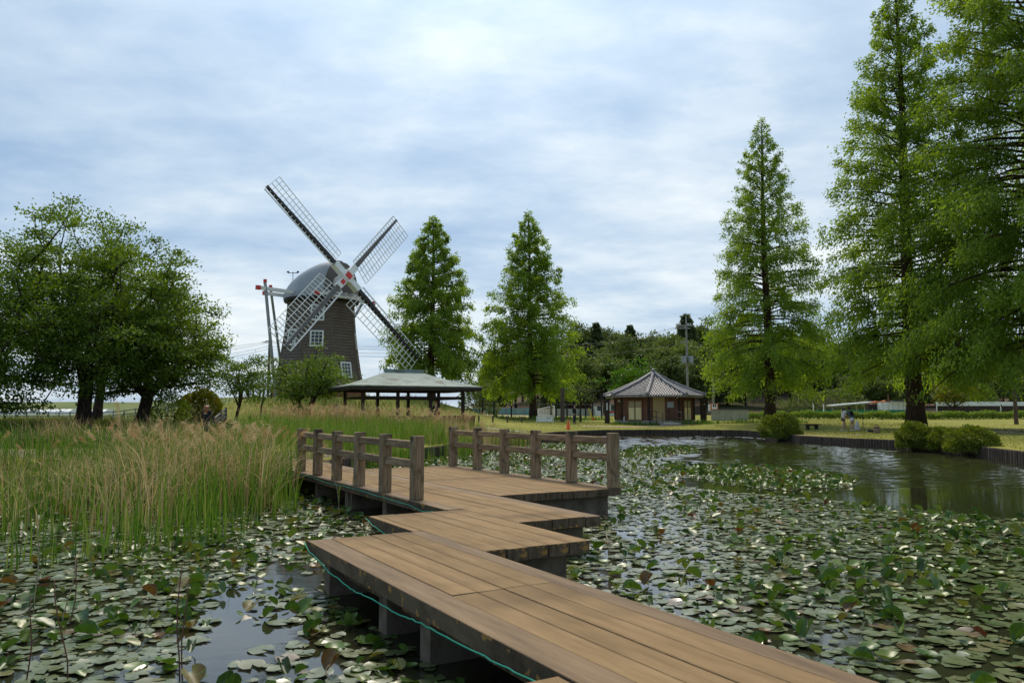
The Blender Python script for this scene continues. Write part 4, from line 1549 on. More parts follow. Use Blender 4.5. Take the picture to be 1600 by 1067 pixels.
# bushes overhanging the pond on the right bank
p = gp(1222, 689)
bush('bush', 'rounded olive green bush alone at the pond corner beside the bench', (p.x, p.y + 0.3, 0.22), (1.16, 1.1, 0.98), 17000, 0.085, 6, M['lf_bush'])
for (px, py, lab, rx, rz, sd_) in ((1431, 706, 'leftmost and tallest of the three dark bushes at the water edge', 0.80, 0.76, 7), (1474, 708, 'middle one of the three dark bushes at the water edge', 0.72, 0.62, 8), (1520, 713, 'rightmost and widest of the three dark bushes at the water edge', 1.02, 0.66, 9)):
    p = gp(px, py)
    bush('bush', lab, (p.x + 0.1, p.y + 0.2, 0.20), (rx, 0.9, rz), 12000, 0.075, sd_, M['lf_bush'], 'dark bushes along the right pond wall')

# hedge across the far lawn
rng = np.random.default_rng(50)
h0, h1 = at(1150, 650, 79), at(1720, 650, 79)
n = 26000
u = rng.uniform(0, 1, n)
hx = h0.x + (h1.x - h0.x) * u
hy = 79 + rng.uniform(-0.9, 0.9, n)
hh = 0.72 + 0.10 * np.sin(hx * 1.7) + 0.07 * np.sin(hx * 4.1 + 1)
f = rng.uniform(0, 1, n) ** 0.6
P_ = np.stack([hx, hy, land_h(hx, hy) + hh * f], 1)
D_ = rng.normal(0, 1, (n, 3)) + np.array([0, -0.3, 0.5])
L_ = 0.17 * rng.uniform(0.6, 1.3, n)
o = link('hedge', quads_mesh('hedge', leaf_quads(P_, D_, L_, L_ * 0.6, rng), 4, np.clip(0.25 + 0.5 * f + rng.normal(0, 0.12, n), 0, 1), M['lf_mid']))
tag(o, 'long low clipped green hedge crossing the far lawn on the right', 'hedge')

# wooded hill behind: one tree of each kind is grown, the others are copies
FG = {'cedar': ('tall dark cedar in the wooded hillside', 'dark cedars of the wooded hill'),
      'olive': ('olive green rounded tree in the wooded hillside', 'olive trees of the wooded hill'),
      'pale': ('pale yellow green tree in fresh leaf in the wooded hillside', 'pale trees of the wooded hill')}


def cedar(name, label, base, h, rr, seed):
    rng = np.random.default_rng(seed)
    root = thing(name, label, 'tree', base)
    b = Vector(base)
    MB().tube([b - Vector((0, 0, .3)), b + Vector((0, 0, h * .5)), b + Vector((0, 0, h))], [0.26, 0.16, 0.03], 7).build('trunk', M['redbark'], root)
    n = 6200
    t = rng.uniform(0, 1, n) ** 1.0
    lay_ = np.floor(t * 15) / 15 + rng.normal(0, 0.012, n)
    az = rng.uniform(0, 2 * np.pi, n)
    prof = rr * (1 - t ** 2.2) ** 0.8 * (1 + 0.22 * np.sin(az * 3 + lay_ * 40))
    r = prof * rng.uniform(0.25, 1, n) ** 0.5
    P_ = np.stack([r * np.cos(az), r * np.sin(az), h * (0.14 + 0.86 * lay_) - 0.25 * r + rng.normal(0, 0.18, n)], 1)
    D_ = np.stack([np.cos(az), np.sin(az), -0.5 + 0 * az], 1) + rng.normal(0, 0.5, (n, 3))
    L_ = 0.55 * rng.uniform(0.6, 1.3, n)
    T_ = np.clip(rng.normal(0.42, 0.2, n) + 0.1 * np.sin(lay_ * 60 + az * 2), 0, 1)
    link('crown', quads_mesh('crown', leaf_quads(P_, D_, L_, L_ * 0.5, rng), 4, T_, M['lf_cedar']), root)
    return root


protos = {'cedar': [cedar('woodland_tree', None, (0, 0, 0), 13.0, 2.5, 3), cedar('woodland_tree', None, (0, 0, 0), 11.5, 3.0, 4)],
          'olive': [broadleaf('woodland_tree', None, 'tree', (0, 0, 0), (0, 0, 7.6), (3.9, 3.9, 4.4), 110, 62, 0.52, 21, M['lf_olive'], zf=2.5, nlimb=5, cs=0.72, r_tip=0.03, r_max=0.25, shell=0.42),
                    broadleaf('woodland_tree', None, 'tree', (0, 0, 0), (0, 0, 6.6), (4.4, 4.4, 4.0), 110, 62, 0.52, 22, M['lf_olive'], zf=2.2, nlimb=5, cs=0.75, r_tip=0.03, r_max=0.25, shell=0.42)],
          'pale': [broadleaf('woodland_tree', None, 'tree', (0, 0, 0), (0, 0, 7.2), (3.6, 3.6, 4.2), 100, 62, 0.46, 23, M['lf_pale'], zf=2.5, nlimb=5, cs=0.7, r_tip=0.03, r_max=0.22, shell=0.42)]}
used = {}
rf_ = random.Random(77)


def plant(kind, x, y, s, label=None, group=None):
    L = protos[kind]
    i = rf_.randrange(len(L))
    key = (kind, i)
    o = copy_tree(L[i]) if key in used else L[i]
    used[key] = 1
    o.location = (x, y, lz(x, y) - 0.15)
    o.rotation_euler = (0, 0, rf_.uniform(0, 6.28))
    o.scale = (s * rf_.uniform(0.92, 1.1), s * rf_.uniform(0.92, 1.1), s)
    tag(o, label or FG[kind][0], 'tree', None if label else FG[kind][1])
    return o


rows = [(118, 4.6, 0.78), (131, 3.9, 0.92), (146, 3.9, 1.02), (166, 4.2, 1.10)]
for ri, (Yr, sp, s) in enumerate(rows):
    x0, x1 = at(742 + ri * 6, 600, Yr).x, at(1680, 600, Yr).x
    x = x0 + rf_.uniform(0, 3)
    while x < x1:
        y = Yr + rf_.uniform(-3.5, 3.5)
        px_ = 800 + x * 1195 / y
        # the bare slope between the slender redwood and the tall one keeps its front row open
        if ri == 0 and (1105 < px_ < 1330 or px_ < 905):
            if px_ > 1000 or rf_.random() < 0.15:
                x += sp
                continue
        k = rf_.choices(['cedar', 'olive', 'pale'], [5, 5, 2.2] if ri else [5, 4, 0.8])[0]
        sc = s * rf_.uniform(0.80, 1.12) * (0.80 if px_ > 1280 else 1.0) * (0.82 if px_ < 880 else 1.0)
        plant(k, x, y, sc)
        x += sp * rf_.uniform(0.75, 1.25)
p = at(988, 640, 100)
broadleaf('woodland_tree', 'bright green leafy tree showing just above the left slope of the hut roof', 'tree', gbase(988, 103), (0, 0, 4.6), (3.3, 2.8, 2.9), 85, 46, 0.34, 31, M['lf_bright'], zf=1.5, nlimb=5, cs=0.62, r_tip=0.02, r_max=0.2)
broadleaf('woodland_tree', 'yellow green small tree low behind the tall redwood trunk on the right', 'tree', gbase(1492, 92), (0, 0, 2.9), (2.6, 2.2, 1.8), 60, 46, 0.26, 32, M['lf_yellow'], zf=1.0, nlimb=5, cs=0.5, r_tip=0.02, r_max=0.14)
bush('bush', 'round mid green bush in front of the dark trees above the white wall', gbase(1522, 108), (3.2, 2.5, 3.2), 3500, 0.3, 15, M['lf_mid'])
bush('bush', 'pale olive bush beside the white tent', gbase(748, 98), (2.4, 2.2, 3.2), 3500, 0.26, 16, M['lf_olive'])
bush('bush', 'dark green bushes low on the slope behind the slender redwood', gbase(1290, 112), (6.2, 2.5, 2.5), 4500, 0.3, 17, M['lf_olive'])

# ---------------------------------------------------------------- reeds and grass


def in_poly(X, Y, poly):
    ins = np.zeros(X.shape, bool)
    n = len(poly)
    for i in range(n):
        x0, y0 = poly[i]
        x1, y1 = poly[(i + 1) % n]
        c = (y0 > Y) != (y1 > Y)
        ins ^= c & (X < x0 + (Y - y0) * (x1 - x0) / ((y1 - y0) if y1 != y0 else 1e-9))
    return ins


def clumpy(X, Y, s, seed):
    r = np.random.default_rng(seed)
    v = np.zeros(X.shape)
    for k in range(5):
        a, ph = r.uniform(0, 6.28), r.uniform(0, 6.28)
        f = s * r.uniform(0.6, 1.8)
        v += np.sin(f * (X * math.cos(a) + Y * math.sin(a)) + ph)
    return v / 2.2


def deck_uw(X, Y):
    return X * D2.x + Y * D2.y, X * D1.x + Y * D1.y


def on_deck(X, Y, m=0.0):
    u, w = deck_uw(X, Y)
    r = np.zeros(X.shape, bool)
    for (a, b, c, d) in ((2.2, 3.48, -1, 7.83), (3.37, 4.7, 6.4, 9.27), (4.45, 5.92, 7.83, 21.5), (5.92, 8.34, 10.45, 16.85), (0.85, 2.2, -2, 3.27)):
        r |= (u > a - m) & (u < b + m) & (w > c - m) & (w < d + m)
    return r


def scatter(poly, n, rng):
    a = np.array(poly)
    lo, hi = a.min(0), a.max(0)
    X, Y = [], []
    got = 0
    while got < n:
        x = rng.uniform(lo[0], hi[0], n)
        y = rng.uniform(lo[1], hi[1], n)
        k = in_poly(x, y, poly)
        X.append(x[k])
        Y.append(y[k])
        got += k.sum()
    return np.concatenate(X)[:n], np.concatenate(Y)[:n]


def blades(name, label, poly, n, hmin, hmax, wd, seed, mat_, tint=(0.3, 0.18), lean=(0.05, 0.5), sdr=None, cl=1.2, curl=1.2, deckm=0.05, hfun=None, wind=None, seg=4, thin=None):
    rng = np.random.default_rng(seed)
    X, Y = scatter(poly, n, rng)
    c = clumpy(X, Y, cl, seed)
    keep = (rng.uniform(-1.2, 0.8, n) < c) & ~on_deck(X, Y, deckm)
    if thin is not None:
        keep &= rng.uniform(0, 1, n) < thin(X, Y)
    if sdr:
        s_ = pond_sd(X, Y)
        keep &= (s_ > sdr[0]) & (s_ < sdr[1])
    X, Y, c = X[keep], Y[keep], c[keep]
    n = len(X)
    H = rng.uniform(hmin, hmax, n) * (1 + 0.12 * c)
    if hfun is not None:
        H = H * hfun(X, Y)
    Z = np.maximum(land_h(X, Y), 0) * (pond_sd(X, Y) > 0.3) - 0.02
    P_ = np.stack([X, Y, Z], 1)
    az = rng.uniform(0, 2 * np.pi, n) if wind is None else rng.normal(wind, 0.9, n)
    V, Fc = blade_strips(P_, H, wd * rng.uniform(0.6, 1.3, n), az, rng.uniform(lean[0], lean[1], n) ** 1.3, rng, seg, curl)
    T_ = np.clip(rng.normal(tint[0], tint[1], n), 0, 1)
    o = link(name, faces_mesh(name, V, Fc, np.repeat(T_, seg), mat_))
    tag(o, label, None, None, 'stuff')
    return o


def P2(*pp):
    return [tuple(gp(a, b).xy) for a, b in pp]


# reed bed in the water at the left, in front of the bank
reedL = P2((-60, 845), (60, 830), (200, 838), (330, 812), (420, 800), (468, 778), (452, 764), (300, 768), (0, 772), (-160, 776))
tn_ = lambda X, Y: np.clip((Y - 10.8 + 0.6 * np.sin(X * 2.1)) / 4.2, 0.10, 1)
hl = lambda X, Y: 0.72 + 0.40 * sstep((X + 9.0) / 3.5)
blades('reeds', 'tall green reed blades standing in the water at the left', reedL, 4300, 0.5, 1.3, 0.027, 61, M['reed'], (0.32, 0.17), (0.03, 0.5), cl=1.6, hfun=hl, thin=tn_)
blades('dry_reeds', 'dry straw coloured reeds among the green ones at the left', reedL, 2600, 0.7, 1.5, 0.014, 62, M['dry'], (0.4, 0.22), (0.05, 1.3), cl=1.9, hfun=hl, curl=1.8)
reedF = P2((-60, 905), (150, 880), (360, 850), (470, 800), (440, 775), (200, 820), (-60, 830))
blades('reeds', 'thin scattered green reed shoots at the edge of the lily pads', reedF, 1000, 0.35, 1.0, 0.016, 63, M['reed'], (0.3, 0.18), (0.03, 0.4), cl=2.2)
# shore strip behind the water reeds and dry growth on the bank
bankA = [(-34, 13.0), (-16, 15.0), (-10.7, 15.8), (-7.0, 17.2), (-5.6, 20.0), (-5.0, 22), (-7.5, 20.8), (-12, 18.6), (-20, 17.4), (-34, 16.5)]
blades('dry_reeds', 'dry reddish brown growth on the left bank edge', bankA, 5500, 0.3, 0.8, 0.013, 64, M['dry'], (0.62, 0.25), (0.05, 0.8), cl=1.5, curl=1.5, hfun=lambda X, Y: 0.75 + 0.1 * sstep((X + 11) / 4))
blades('grass', 'green grass on the left bank edge', bankA, 15000, 0.25, 0.7, 0.02, 65, M['reed'], (0.28, 0.16), (0.05, 0.6), cl=0.9, hfun=lambda X, Y: 1.45 - 0.5 * sstep((X + 10) / 3))
# feathery tall dry grass behind the railing corner, left of the boardwalk
feath = P2((200, 772), (330, 764), (450, 752), (466, 762), (440, 786), (330, 792), (200, 792))
blades('dry_reeds', 'arching feathery dry grass left of the boardwalk railing', feath, 1500, 1.1, 1.95, 0.014, 66, M['dry'], (0.45, 0.25), (0.35, 1.7), cl=1.4, curl=2.2)
blades('reeds', 'green reeds between the feathery dry grass and the railing', feath, 2100, 0.7, 1.4, 0.022, 67, M['reed'], (0.35, 0.18), (0.05, 0.6), cl=1.4)
blades('dry_reeds', 'tall dry grass behind the dirt path hiding the legs of the person in black', [(-15.5, 23.2), (-8.2, 24.2), (-7.8, 26.2), (-15.5, 25.6)], 1500, 0.7, 1.15, 0.018, 77, M['dry'], (0.3, 0.2), (0.1, 0.9), cl=1.4, curl=1.7)
blades('reeds', 'tall green grass behind the dirt path', [(-30, 21.8), (-15, 22.0), (-8.2, 24.0), (-7.8, 26.2), (-30, 27)], 5200, 0.5, 0.95, 0.024, 78, M['reed'], (0.2, 0.14), (0.05, 0.6), cl=1.4)
# reed bed between railing and pavilion
reedB = [(-5.7, 21.2), (-3.7, 24.5), (-2.6, 27.0), (-1.5, 31.5), (-0.4, 37.5), (-0.6, 41.5), (-2.8, 40.6), (-6.0, 39.5), (-11, 39.0), (-12.2, 33.5), (-9.6, 27.0), (-7.6, 22.6)]
blades('reeds', 'bright green reed bed behind the left railing below the pavilion', reedB, 17000, 0.62, 1.0, 0.026, 68, M['reed'], (0.42, 0.14), (0.02, 0.35), cl=0.8)
blades('dry_reeds', 'straw coloured reed heads in front of the pavilion', [(-1.0, 33), (-0.3, 38), (-0.6, 41.2), (-2.8, 40.6), (-6.0, 39.7), (-12, 39.4), (-12.5, 36.5), (-6.5, 36.2), (-3.0, 34)], 3000, 0.9, 1.4, 0.022, 69, M['dry'], (0.30, 0.16), (0.05, 0.5), cl=0.8, curl=1.8)
blades('reeds', 'reeds at the foot of the far timber wall', [(-3.2, 29), (-1.2, 36), (-0.3, 41), (1.2, 46), (0.6, 47), (-0.8, 43), (-3.4, 33)], 2600, 0.5, 0.95, 0.025, 70, M['reed'], (0.5, 0.2), (0.02, 0.4), cl=1.0)
# lawn and bank grass
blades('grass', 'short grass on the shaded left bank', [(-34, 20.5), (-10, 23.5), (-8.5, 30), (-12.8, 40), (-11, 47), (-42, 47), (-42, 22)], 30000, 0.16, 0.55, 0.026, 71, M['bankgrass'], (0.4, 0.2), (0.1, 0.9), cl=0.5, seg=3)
blades('grass', 'longer grass on the mound below the windmill', [(-46, 47), (-11.5, 43), (-10.5, 47), (-6, 60), (-6, 75), (-18, 68), (-32, 68), (-44, 66)], 15000, 0.2, 0.62, 0.05, 72, M['grass'], (0.38, 0.18), (0.1, 0.9), cl=0.35, seg=3)
lawn = [(-1, 46), (17, 46), (17, 28), (30, 28), (40, 60), (30, 76), (4, 70), (-5, 62), (-4, 53)]
blades('grass', 'short grass tufts of the lawn beyond the pond', lawn, 42000, 0.04, 0.13, 0.03, 73, M['grass'], (0.5, 0.2), (0.1, 1.0), cl=0.5, seg=2, sdr=(0.5, 40))
edge_ = [(1.2, 47.4), (6.0, 49.8), (12.6, 50.2), (16.1, 48.4), (17.1, 45.9), (18.4, 42.7), (18.7, 36.4), (19.0, 31), (19.1, 26), (19.9, 26), (19.6, 36.6), (19.2, 43.2), (17.6, 46.8), (16.4, 49.4), (12.6, 51), (6, 50.6), (0.6, 49)]
blades('grass', 'ragged grass fringe along the top of the timber wall', [(-2.5, 40), (20.5, 40), (20.5, 25), (15.5, 25), (15, 60), (-2.5, 60)], 42000, 0.04, 0.17, 0.025, 74, M['grass'], (0.45, 0.2), (0.1, 1.1), cl=1.0, seg=3, sdr=(0.06, 0.9))
blades('grass', 'weeds round the hut and the pale fence', [(8, 63.2), (12, 62.4), (17, 63), (25, 64.2), (25, 66.5), (18, 64.6), (12.5, 63.6), (9, 65)], 2400, 0.12, 0.5, 0.05, 75, M['reed'], (0.3, 0.15), (0.1, 0.8), cl=0.9, seg=3)
blades('grass', 'grass at the foot of the redwood by the barrier', [(-2, 80), (6, 80), (10, 76), (10, 79), (6, 85), (-2, 85)], 2200, 0.15, 0.6, 0.06, 76, M['reed'], (0.35, 0.15), (0.1, 0.8), cl=0.9, seg=3)


def plume(label, px, py_base, h, seed, lean, n=90, col='dry', name='reed_plume', cat='reed'):
    """one tall stalk that ends in a feathery drooping head"""
    rng = np.random.default_rng(seed)
    p = gp(px, py_base)
    root = thing(name, label, cat, (p.x, p.y, -0.05))
    pts = []
    for t in np.linspace(0, 1, 8):
        pts.append(Vector((p.x + lean * h * t ** 2.2, p.y + 0.05 * h * t * t, -0.05 + h * t * (1 - 0.10 * abs(lean) * t))))
    MB().tube(pts, [0.007 * (1 - 0.6 * t) for t in np.linspace(0, 1, 8)], 5).build('stalk', M['redstem'] if col == 'red' else M['tanrope'], root, smooth=True)
    top, below = np.array(pts[-1]), np.array(pts[-3])
    u = rng.uniform(0, 1, n)
    P_ = below + (top - below) * u[:, None] - np.array(root.location)
    D_ = (top - below) / np.linalg.norm(top - below) + rng.normal(0, 0.35, (n, 3)) + np.array([np.sign(lean) * 0.5, 0, -0.15])
    V = leaf_quads(P_, D_, rng.uniform(0.10, 0.24, n), 0.007, rng)
    link('head', quads_mesh('head', V, 4, np.clip(rng.normal(0.7, 0.2, n), 0, 1), M['dry']), root)
    k = 3
    D_ = rng.normal(0, 1, (k, 3)) * np.array([1, 0.4, 0.3]) + np.array([0, 0, 0.8])
    az = rng.uniform(0, 6.28, k)
    V, Fc = blade_strips(np.array([np.array(pts[2 + i]) - np.array(root.location) for i in range(k)]), np.array([0.45] * k), np.array([0.014] * k), az, np.array([0.9] * k), rng)
    link('leaf', faces_mesh('leaf', V, Fc, np.full(len(Fc), 0.4), M['reed']), root)


plume('tall reed with a rusty feathery head rising in front of the thick tree trunk', 190, 772, 2.02, 1, -0.10)
plume('reed with a pinkish plume leaning left below the leaning tree', 232, 762, 1.52, 2, -0.22, 150)
plume('reed with a wide rusty plume standing left of the person in black', 262, 758, 1.62, 3, -0.16, 150)
plume('lone straw coloured reed standing close by the second railing post', 548, 800, 0.92, 4, 0.06, 30)
plume('bent straw coloured reed in front of the railing', 530, 806, 1.0, 5, -0.22, 26)
plume('straw reed with a pale head at the left end of the railing', 492, 775, 1.1, 6, 0.12, 70)


def seed_heads(name, label, poly, n, h0, h1, seed):
    """feathery drooping seed heads on thin stalks, too many to count"""
    rng = np.random.default_rng(seed)
    X, Y = scatter(poly, n, rng)
    k = ~on_deck(X, Y, 0.1)
    X, Y = X[k], Y[k]
    n = len(X)
    Z = np.maximum(land_h(X, Y), 0) * (pond_sd(X, Y) > 0.3)
    H = rng.uniform(h0, h1, n)
    az = rng.uniform(0, 6.28, n)
    ln = rng.uniform(0.1, 0.4, n)
    P0 = np.stack([X, Y, Z], 1)
    V1, F1 = blade_strips(P0, H, np.full(n, 0.009), az, ln, rng, 5, 1.5)
    tip = P0 + np.stack([np.cos(az) * ln * H, np.sin(az) * ln * H, H * (1 - 0.28 * ln)], 1)
    m = 46
    d = np.stack([np.cos(az) * 0.8, np.sin(az) * 0.8, 0.15 + 0 * az], 1)
    q = np.repeat(np.arange(n), m)
    u = rng.uniform(-1, 0.35, n * m)
    PP = tip[q] + unit(d[q] + np.array([0, 0, 0.7])) * (u * 0.15)[:, None]
    DD = d[q] + rng.normal(0, 0.38, (n * m, 3)) + np.array([0, 0, -0.15])
    Lq = leaf_quads(PP, DD, rng.uniform(0.05, 0.15, n * m), 0.007, rng).reshape(-1, 3)
    F2 = np.arange(n * m * 4).reshape(-1, 4) + len(V1)
    tt = np.clip(rng.normal(0.78, 0.2, n), 0, 1)
    T_ = np.concatenate([np.repeat(tt * 0.6, 5), np.repeat(tt, m)])
    tag(link(name, faces_mesh(name, np.concatenate([V1, Lq]), np.concatenate([F1, F2]), T_, M['dry'])), label, None, None, 'stuff')


seed_heads('dry_reeds', 'feathery rusty seed heads over the reeds left of the railing', P2((150, 775), (330, 766), (450, 754), (466, 762), (440, 780), (330, 786), (150, 786)), 110, 1.2, 1.62, 80)
seed_heads('dry_reeds', 'straw coloured seed heads over the reed bed by the pavilion', [(-1.2, 32), (-0.8, 38), (-1.4, 41), (-6.0, 40.0), (-12, 39.6), (-12.3, 34), (-7, 33)], 420, 0.95, 1.4, 81)
seed_heads('dry_reeds', 'rusty seed heads on the left bank edge', [(-34, 13.0), (-16, 15.0), (-10.7, 16.2), (-9, 18), (-20, 17.4), (-34, 16.5)], 130, 0.5, 0.95, 82)


def stem(label, px, py_base, px_t, py_t, seed, col):
    p = gp(px, py_base)
    q = at(px_t, py_t, p.y + 0.1)
    rng = random.Random(seed)
    pts = [p.lerp(q, t) + Vector((0.02 * math.sin(t * 5 + seed), 0.01 * math.sin(t * 3), 0)) for t in (0, .2, .4, .6, .8, 1)]
    pts[0].z = -0.1
    o = MB().tube(pts, [0.0055, 0.005, 0.0048, 0.0045, 0.004, 0.003], 5).build('plant_stem', col, smooth=True)
    tag(o, label, 'stem')


SP = [('thick reddish stem at the far left bottom of the pond', 38, 1066, 52, 930, 'redstem'), ('reddish stem leaning left, beside the far left thick one', 104, 1064, 86, 905, 'redstem'),
      ('left one of the twin reddish stems rising among the pads', 278, 1066, 282, 880, 'redstem'), ('right one of the twin reddish stems rising among the pads', 286, 1066, 290, 905, 'redstem'),
      ('pale straw stem slanting to the right beside a reddish one', 98, 985, 117, 868, 'tanrope'), ('straight pale stem at the far left', 54, 965, 58, 800, 'tanrope'),
      ('brown stem slanting right behind the pale slanting one', 105, 985, 124, 872, 'redstem'), ('broken straw stem lying low at a slant over the pads', 212, 985, 291, 905, 'tanrope'),
      ('short straw stub poking up near the boardwalk pier', 512, 1066, 513, 1038, 'tanrope')]
for i, (lab, a, b, c, d, colr) in enumerate(SP):
    stem(lab, a, b, c, d, i, M[colr])

# ---------------------------------------------------------------- water lilies
rngp = np.random.default_rng(2024)
mainR = P2((560, 731), (640, 722), (715, 713), (800, 700), (850, 693), (960, 696), (985, 716), (1065, 722), (1100, 742), (1040, 756), (1130, 768), (1250, 777), (1330, 786), (1480, 802), (1620, 816), (1900, 850))
mainR += [(9.5, 6.0), (8.0, 2.0), (0.5, 1.0)]
patchB = P2((1030, 731), (1100, 728), (1180, 730), (1270, 737), (1342, 748), (1325, 762), (1225, 767), (1140, 758), (1080, 746))
patchC = P2((958, 708), (1000, 699), (1080, 698), (1094, 706), (1040, 714), (975, 716))
leftP = [(-34, 3), (-0.5, 3.0), (-0.5, 6.0), (-5.6, 19.5), (-9.5, 15.5), (-34, 12.5)]
leftR = [(0.5, 1.0), (-6.0, 1.0), (-16, 8), (-12, 13.0), (-6.2, 17.4), (-5.0, 19.0), (-0.6, 9.0), (1.4, 4.5)]
CELL = 0.107
xs = np.arange(-16, 19.0, CELL)
ys = np.arange(1.2, 50.0, CELL)
X, Y = np.meshgrid(xs, ys)
X = X.ravel() + rngp.uniform(-0.08, 0.08, X.size)
Y = Y.ravel() + rngp.uniform(-0.09, 0.09, Y.size)
view = (np.abs(X) < 0.74 * Y + 1.2)
inR, inB, inC, inL = (in_poly(X, Y, q) for q in (mainR, patchB, patchC, leftR))
dens = np.zeros(X.shape)
c1 = clumpy(X, Y, 0.9, 5)
c2 = clumpy(X, Y, 2.4, 6)
dens = np.where(inR, np.clip(0.78 + 0.10 * c1 + 0.07 * c2, 0, 1), dens)
# looser cover with open water close to the boardwalk on both sides
u_, w_ = deck_uw(X, Y)
near_r = in_poly(X, Y, P2((890, 905), (960, 790), (1060, 830), (1080, 900), (1060, 960), (1000, 940)))
dens = np.where(near_r & inR, dens * 0.86, dens)
dens = np.where(inB, 0.95, dens)
dens = np.where(inC, 0.75, dens)
dens = np.where(inL & ~inR, np.clip(0.80 + 0.10 * c1 + 0.09 * c2, 0, 1), dens)
open_l = in_poly(X, Y, P2((330, 930), (470, 860), (560, 940), (600, 1010), (560, 1075), (300, 1085), (330, 1000)))
dens = np.where(open_l & inL & ~inR, np.clip(0.46 + 0.35 * c2, 0, 1), dens)
keep = view & (rngp.uniform(0, 1, X.shape) < dens) & ~on_deck(X, Y, -0.12) & (pond_sd(X, Y) < -0.15)
X, Y = X[keep], Y[keep]
inB, inC, c1k, c2k = inB[keep], inC[keep], c1[keep], c2[keep]
n = len(X)
u_, w_ = deck_uw(X, Y)
dist = np.hypot(X, Y)
pup = np.where(X < 0.2, 0.16, 0.10) + 0.12 * np.clip(clumpy(X, Y, 1.3, 9), -0.5, 1.2)
pup = np.where(inB | inC, 0.55, pup)
by_deck = ~on_deck(X, Y, 0.0) & on_deck(X, Y, 0.55)
pup = np.where(by_deck, pup + 0.12, pup)
left_tuft = in_poly(X, Y, P2((60, 850), (400, 832), (565, 872), (440, 900), (150, 905))) | in_poly(X, Y, P2((255, 905), (430, 895), (450, 965), (280, 970))) | in_poly(X, Y, P2((500, 960), (640, 990), (720, 1075), (560, 1080)))
pup = np.where(left_tuft, pup + 0.28, pup)
right_tuft = in_poly(X, Y, P2((1085, 905), (1230, 890), (1300, 930), (1420, 980), (1480, 1060), (1200, 1066), (1090, 985)))
pup = np.where(right_tuft, pup + 0.13, pup)
pup = np.where(dist > 8, pup + 0.09, pup)
up = rngp.uniform(0, 1, n) < pup
rad = (0.038 + 0.066 * rngp.uniform(0, 1, n) ** 1.3) * np.where(up, 0.92, 1.0)
rot = rngp.uniform(0, 6.28, n)


def pad_variant(rng, nseg, kind):
    """unit-radius leaf: (V, tris). kind 0 floating flat with a notch, 1 cupped, 2 folded and standing, 3 half tilted"""
    gap = rng.uniform(0.12, 0.35)
    a = np.linspace(gap, 2 * np.pi - gap, nseg)
    wob = 1 + 0.05 * np.sin(a * 2 + rng.uniform(0, 6)) + 0.03 * np.sin(a * 5 + rng.uniform(0, 6)) + rng.normal(0, 0.018, nseg)
    rim = np.stack([np.cos(a) * wob, np.sin(a) * wob, 0.045 * np.sin(a * 3 + rng.uniform(0, 6)) + rng.normal(0, 0.016, nseg)], 1)
    midr = rim * 0.55
    midr[:, 2] = -0.004
    cen = np.array([[0.0, 0, 0]])
    V = np.concatenate([cen, midr, rim])
    Fc = []
    for i in range(nseg - 1):
        Fc.append((0, 1 + i, 2 + i))
        Fc.append((1 + i, 1 + nseg + i, 2 + nseg + i))
        Fc.append((1 + i, 2 + nseg + i, 2 + i))
    r2 = V[:, 0] ** 2 + V[:, 1] ** 2
    if kind == 0:
        e = rng.uniform(0, 0.22)
        V[:, 2] += e * np.maximum(0, np.cos(np.arctan2(V[:, 1], V[:, 0]) - rng.uniform(0, 6.28))) ** 3 * r2
    elif kind == 1:
        V[:, 2] += rng.uniform(0.18, 0.42) * r2
        V *= np.array([0.92, 0.92, 1])
    else:
        f = rng.uniform(0.9, 1.9) if kind == 2 else rng.uniform(0.35, 0.8)
        y = V[:, 1].copy()
        cur = f * np.abs(y)
        V[:, 2] += np.sin(np.minimum(cur, 1.45)) * np.abs(y) * 0.95
        V[:, 1] = y * np.cos(np.minimum(cur, 1.45) * 0.75)
        t = rng.uniform(-0.2, 0.75) if kind == 2 else rng.uniform(0.15, 0.6)
        ct, st_ = math.cos(t), math.sin(t)
        x, z = V[:, 0].copy(), V[:, 2].copy()
        V[:, 0], V[:, 2] = x * ct - z * st_, x * st_ + z * ct
        V[:, 2] -= V[:, 2].min() + 0.05
        V[:, 2] += rng.uniform(0.0, 0.45) if kind == 2 else 0
    return V, np.array(Fc)


kind = np.where(up, rngp.choice([1, 2, 3], n, p=[0.30, 0.35, 0.35]), 0)
tintv = np.where(up, np.clip(rngp.normal(0.36, 0.20, n), 0, 1), np.clip(rngp.normal(0.40, 0.13, n), 0, 0.7))
brown = rngp.uniform(0, 1, n)
tintv = np.where(brown > 0.986, rngp.uniform(0.82, 1.0, n), tintv)
score = rad / np.hypot(dist, CAM_H) * np.where(up, 1.35, 1.0)
p_px = 800 + X / Y * 1195
fy_ = (Y * math.cos(PITCH) - CAM_H * math.sin(PITCH) * -1 * -1)
vis_y = 643 + CAM_H * 1195 / Y
vis = (p_px > 2) & (p_px < 1598) & (vis_y < 1070) & (vis_y > 640) & ~on_deck(X, Y, 0.02)
u_, w_ = deck_uw(X, Y)
score = np.where(vis, score, 0)
pick = np.argsort(-score)[:300]
is_pick = np.zeros(n, bool)
is_pick[pick] = True
Zp = 0.006 + rngp.uniform(0, 0.012, n)

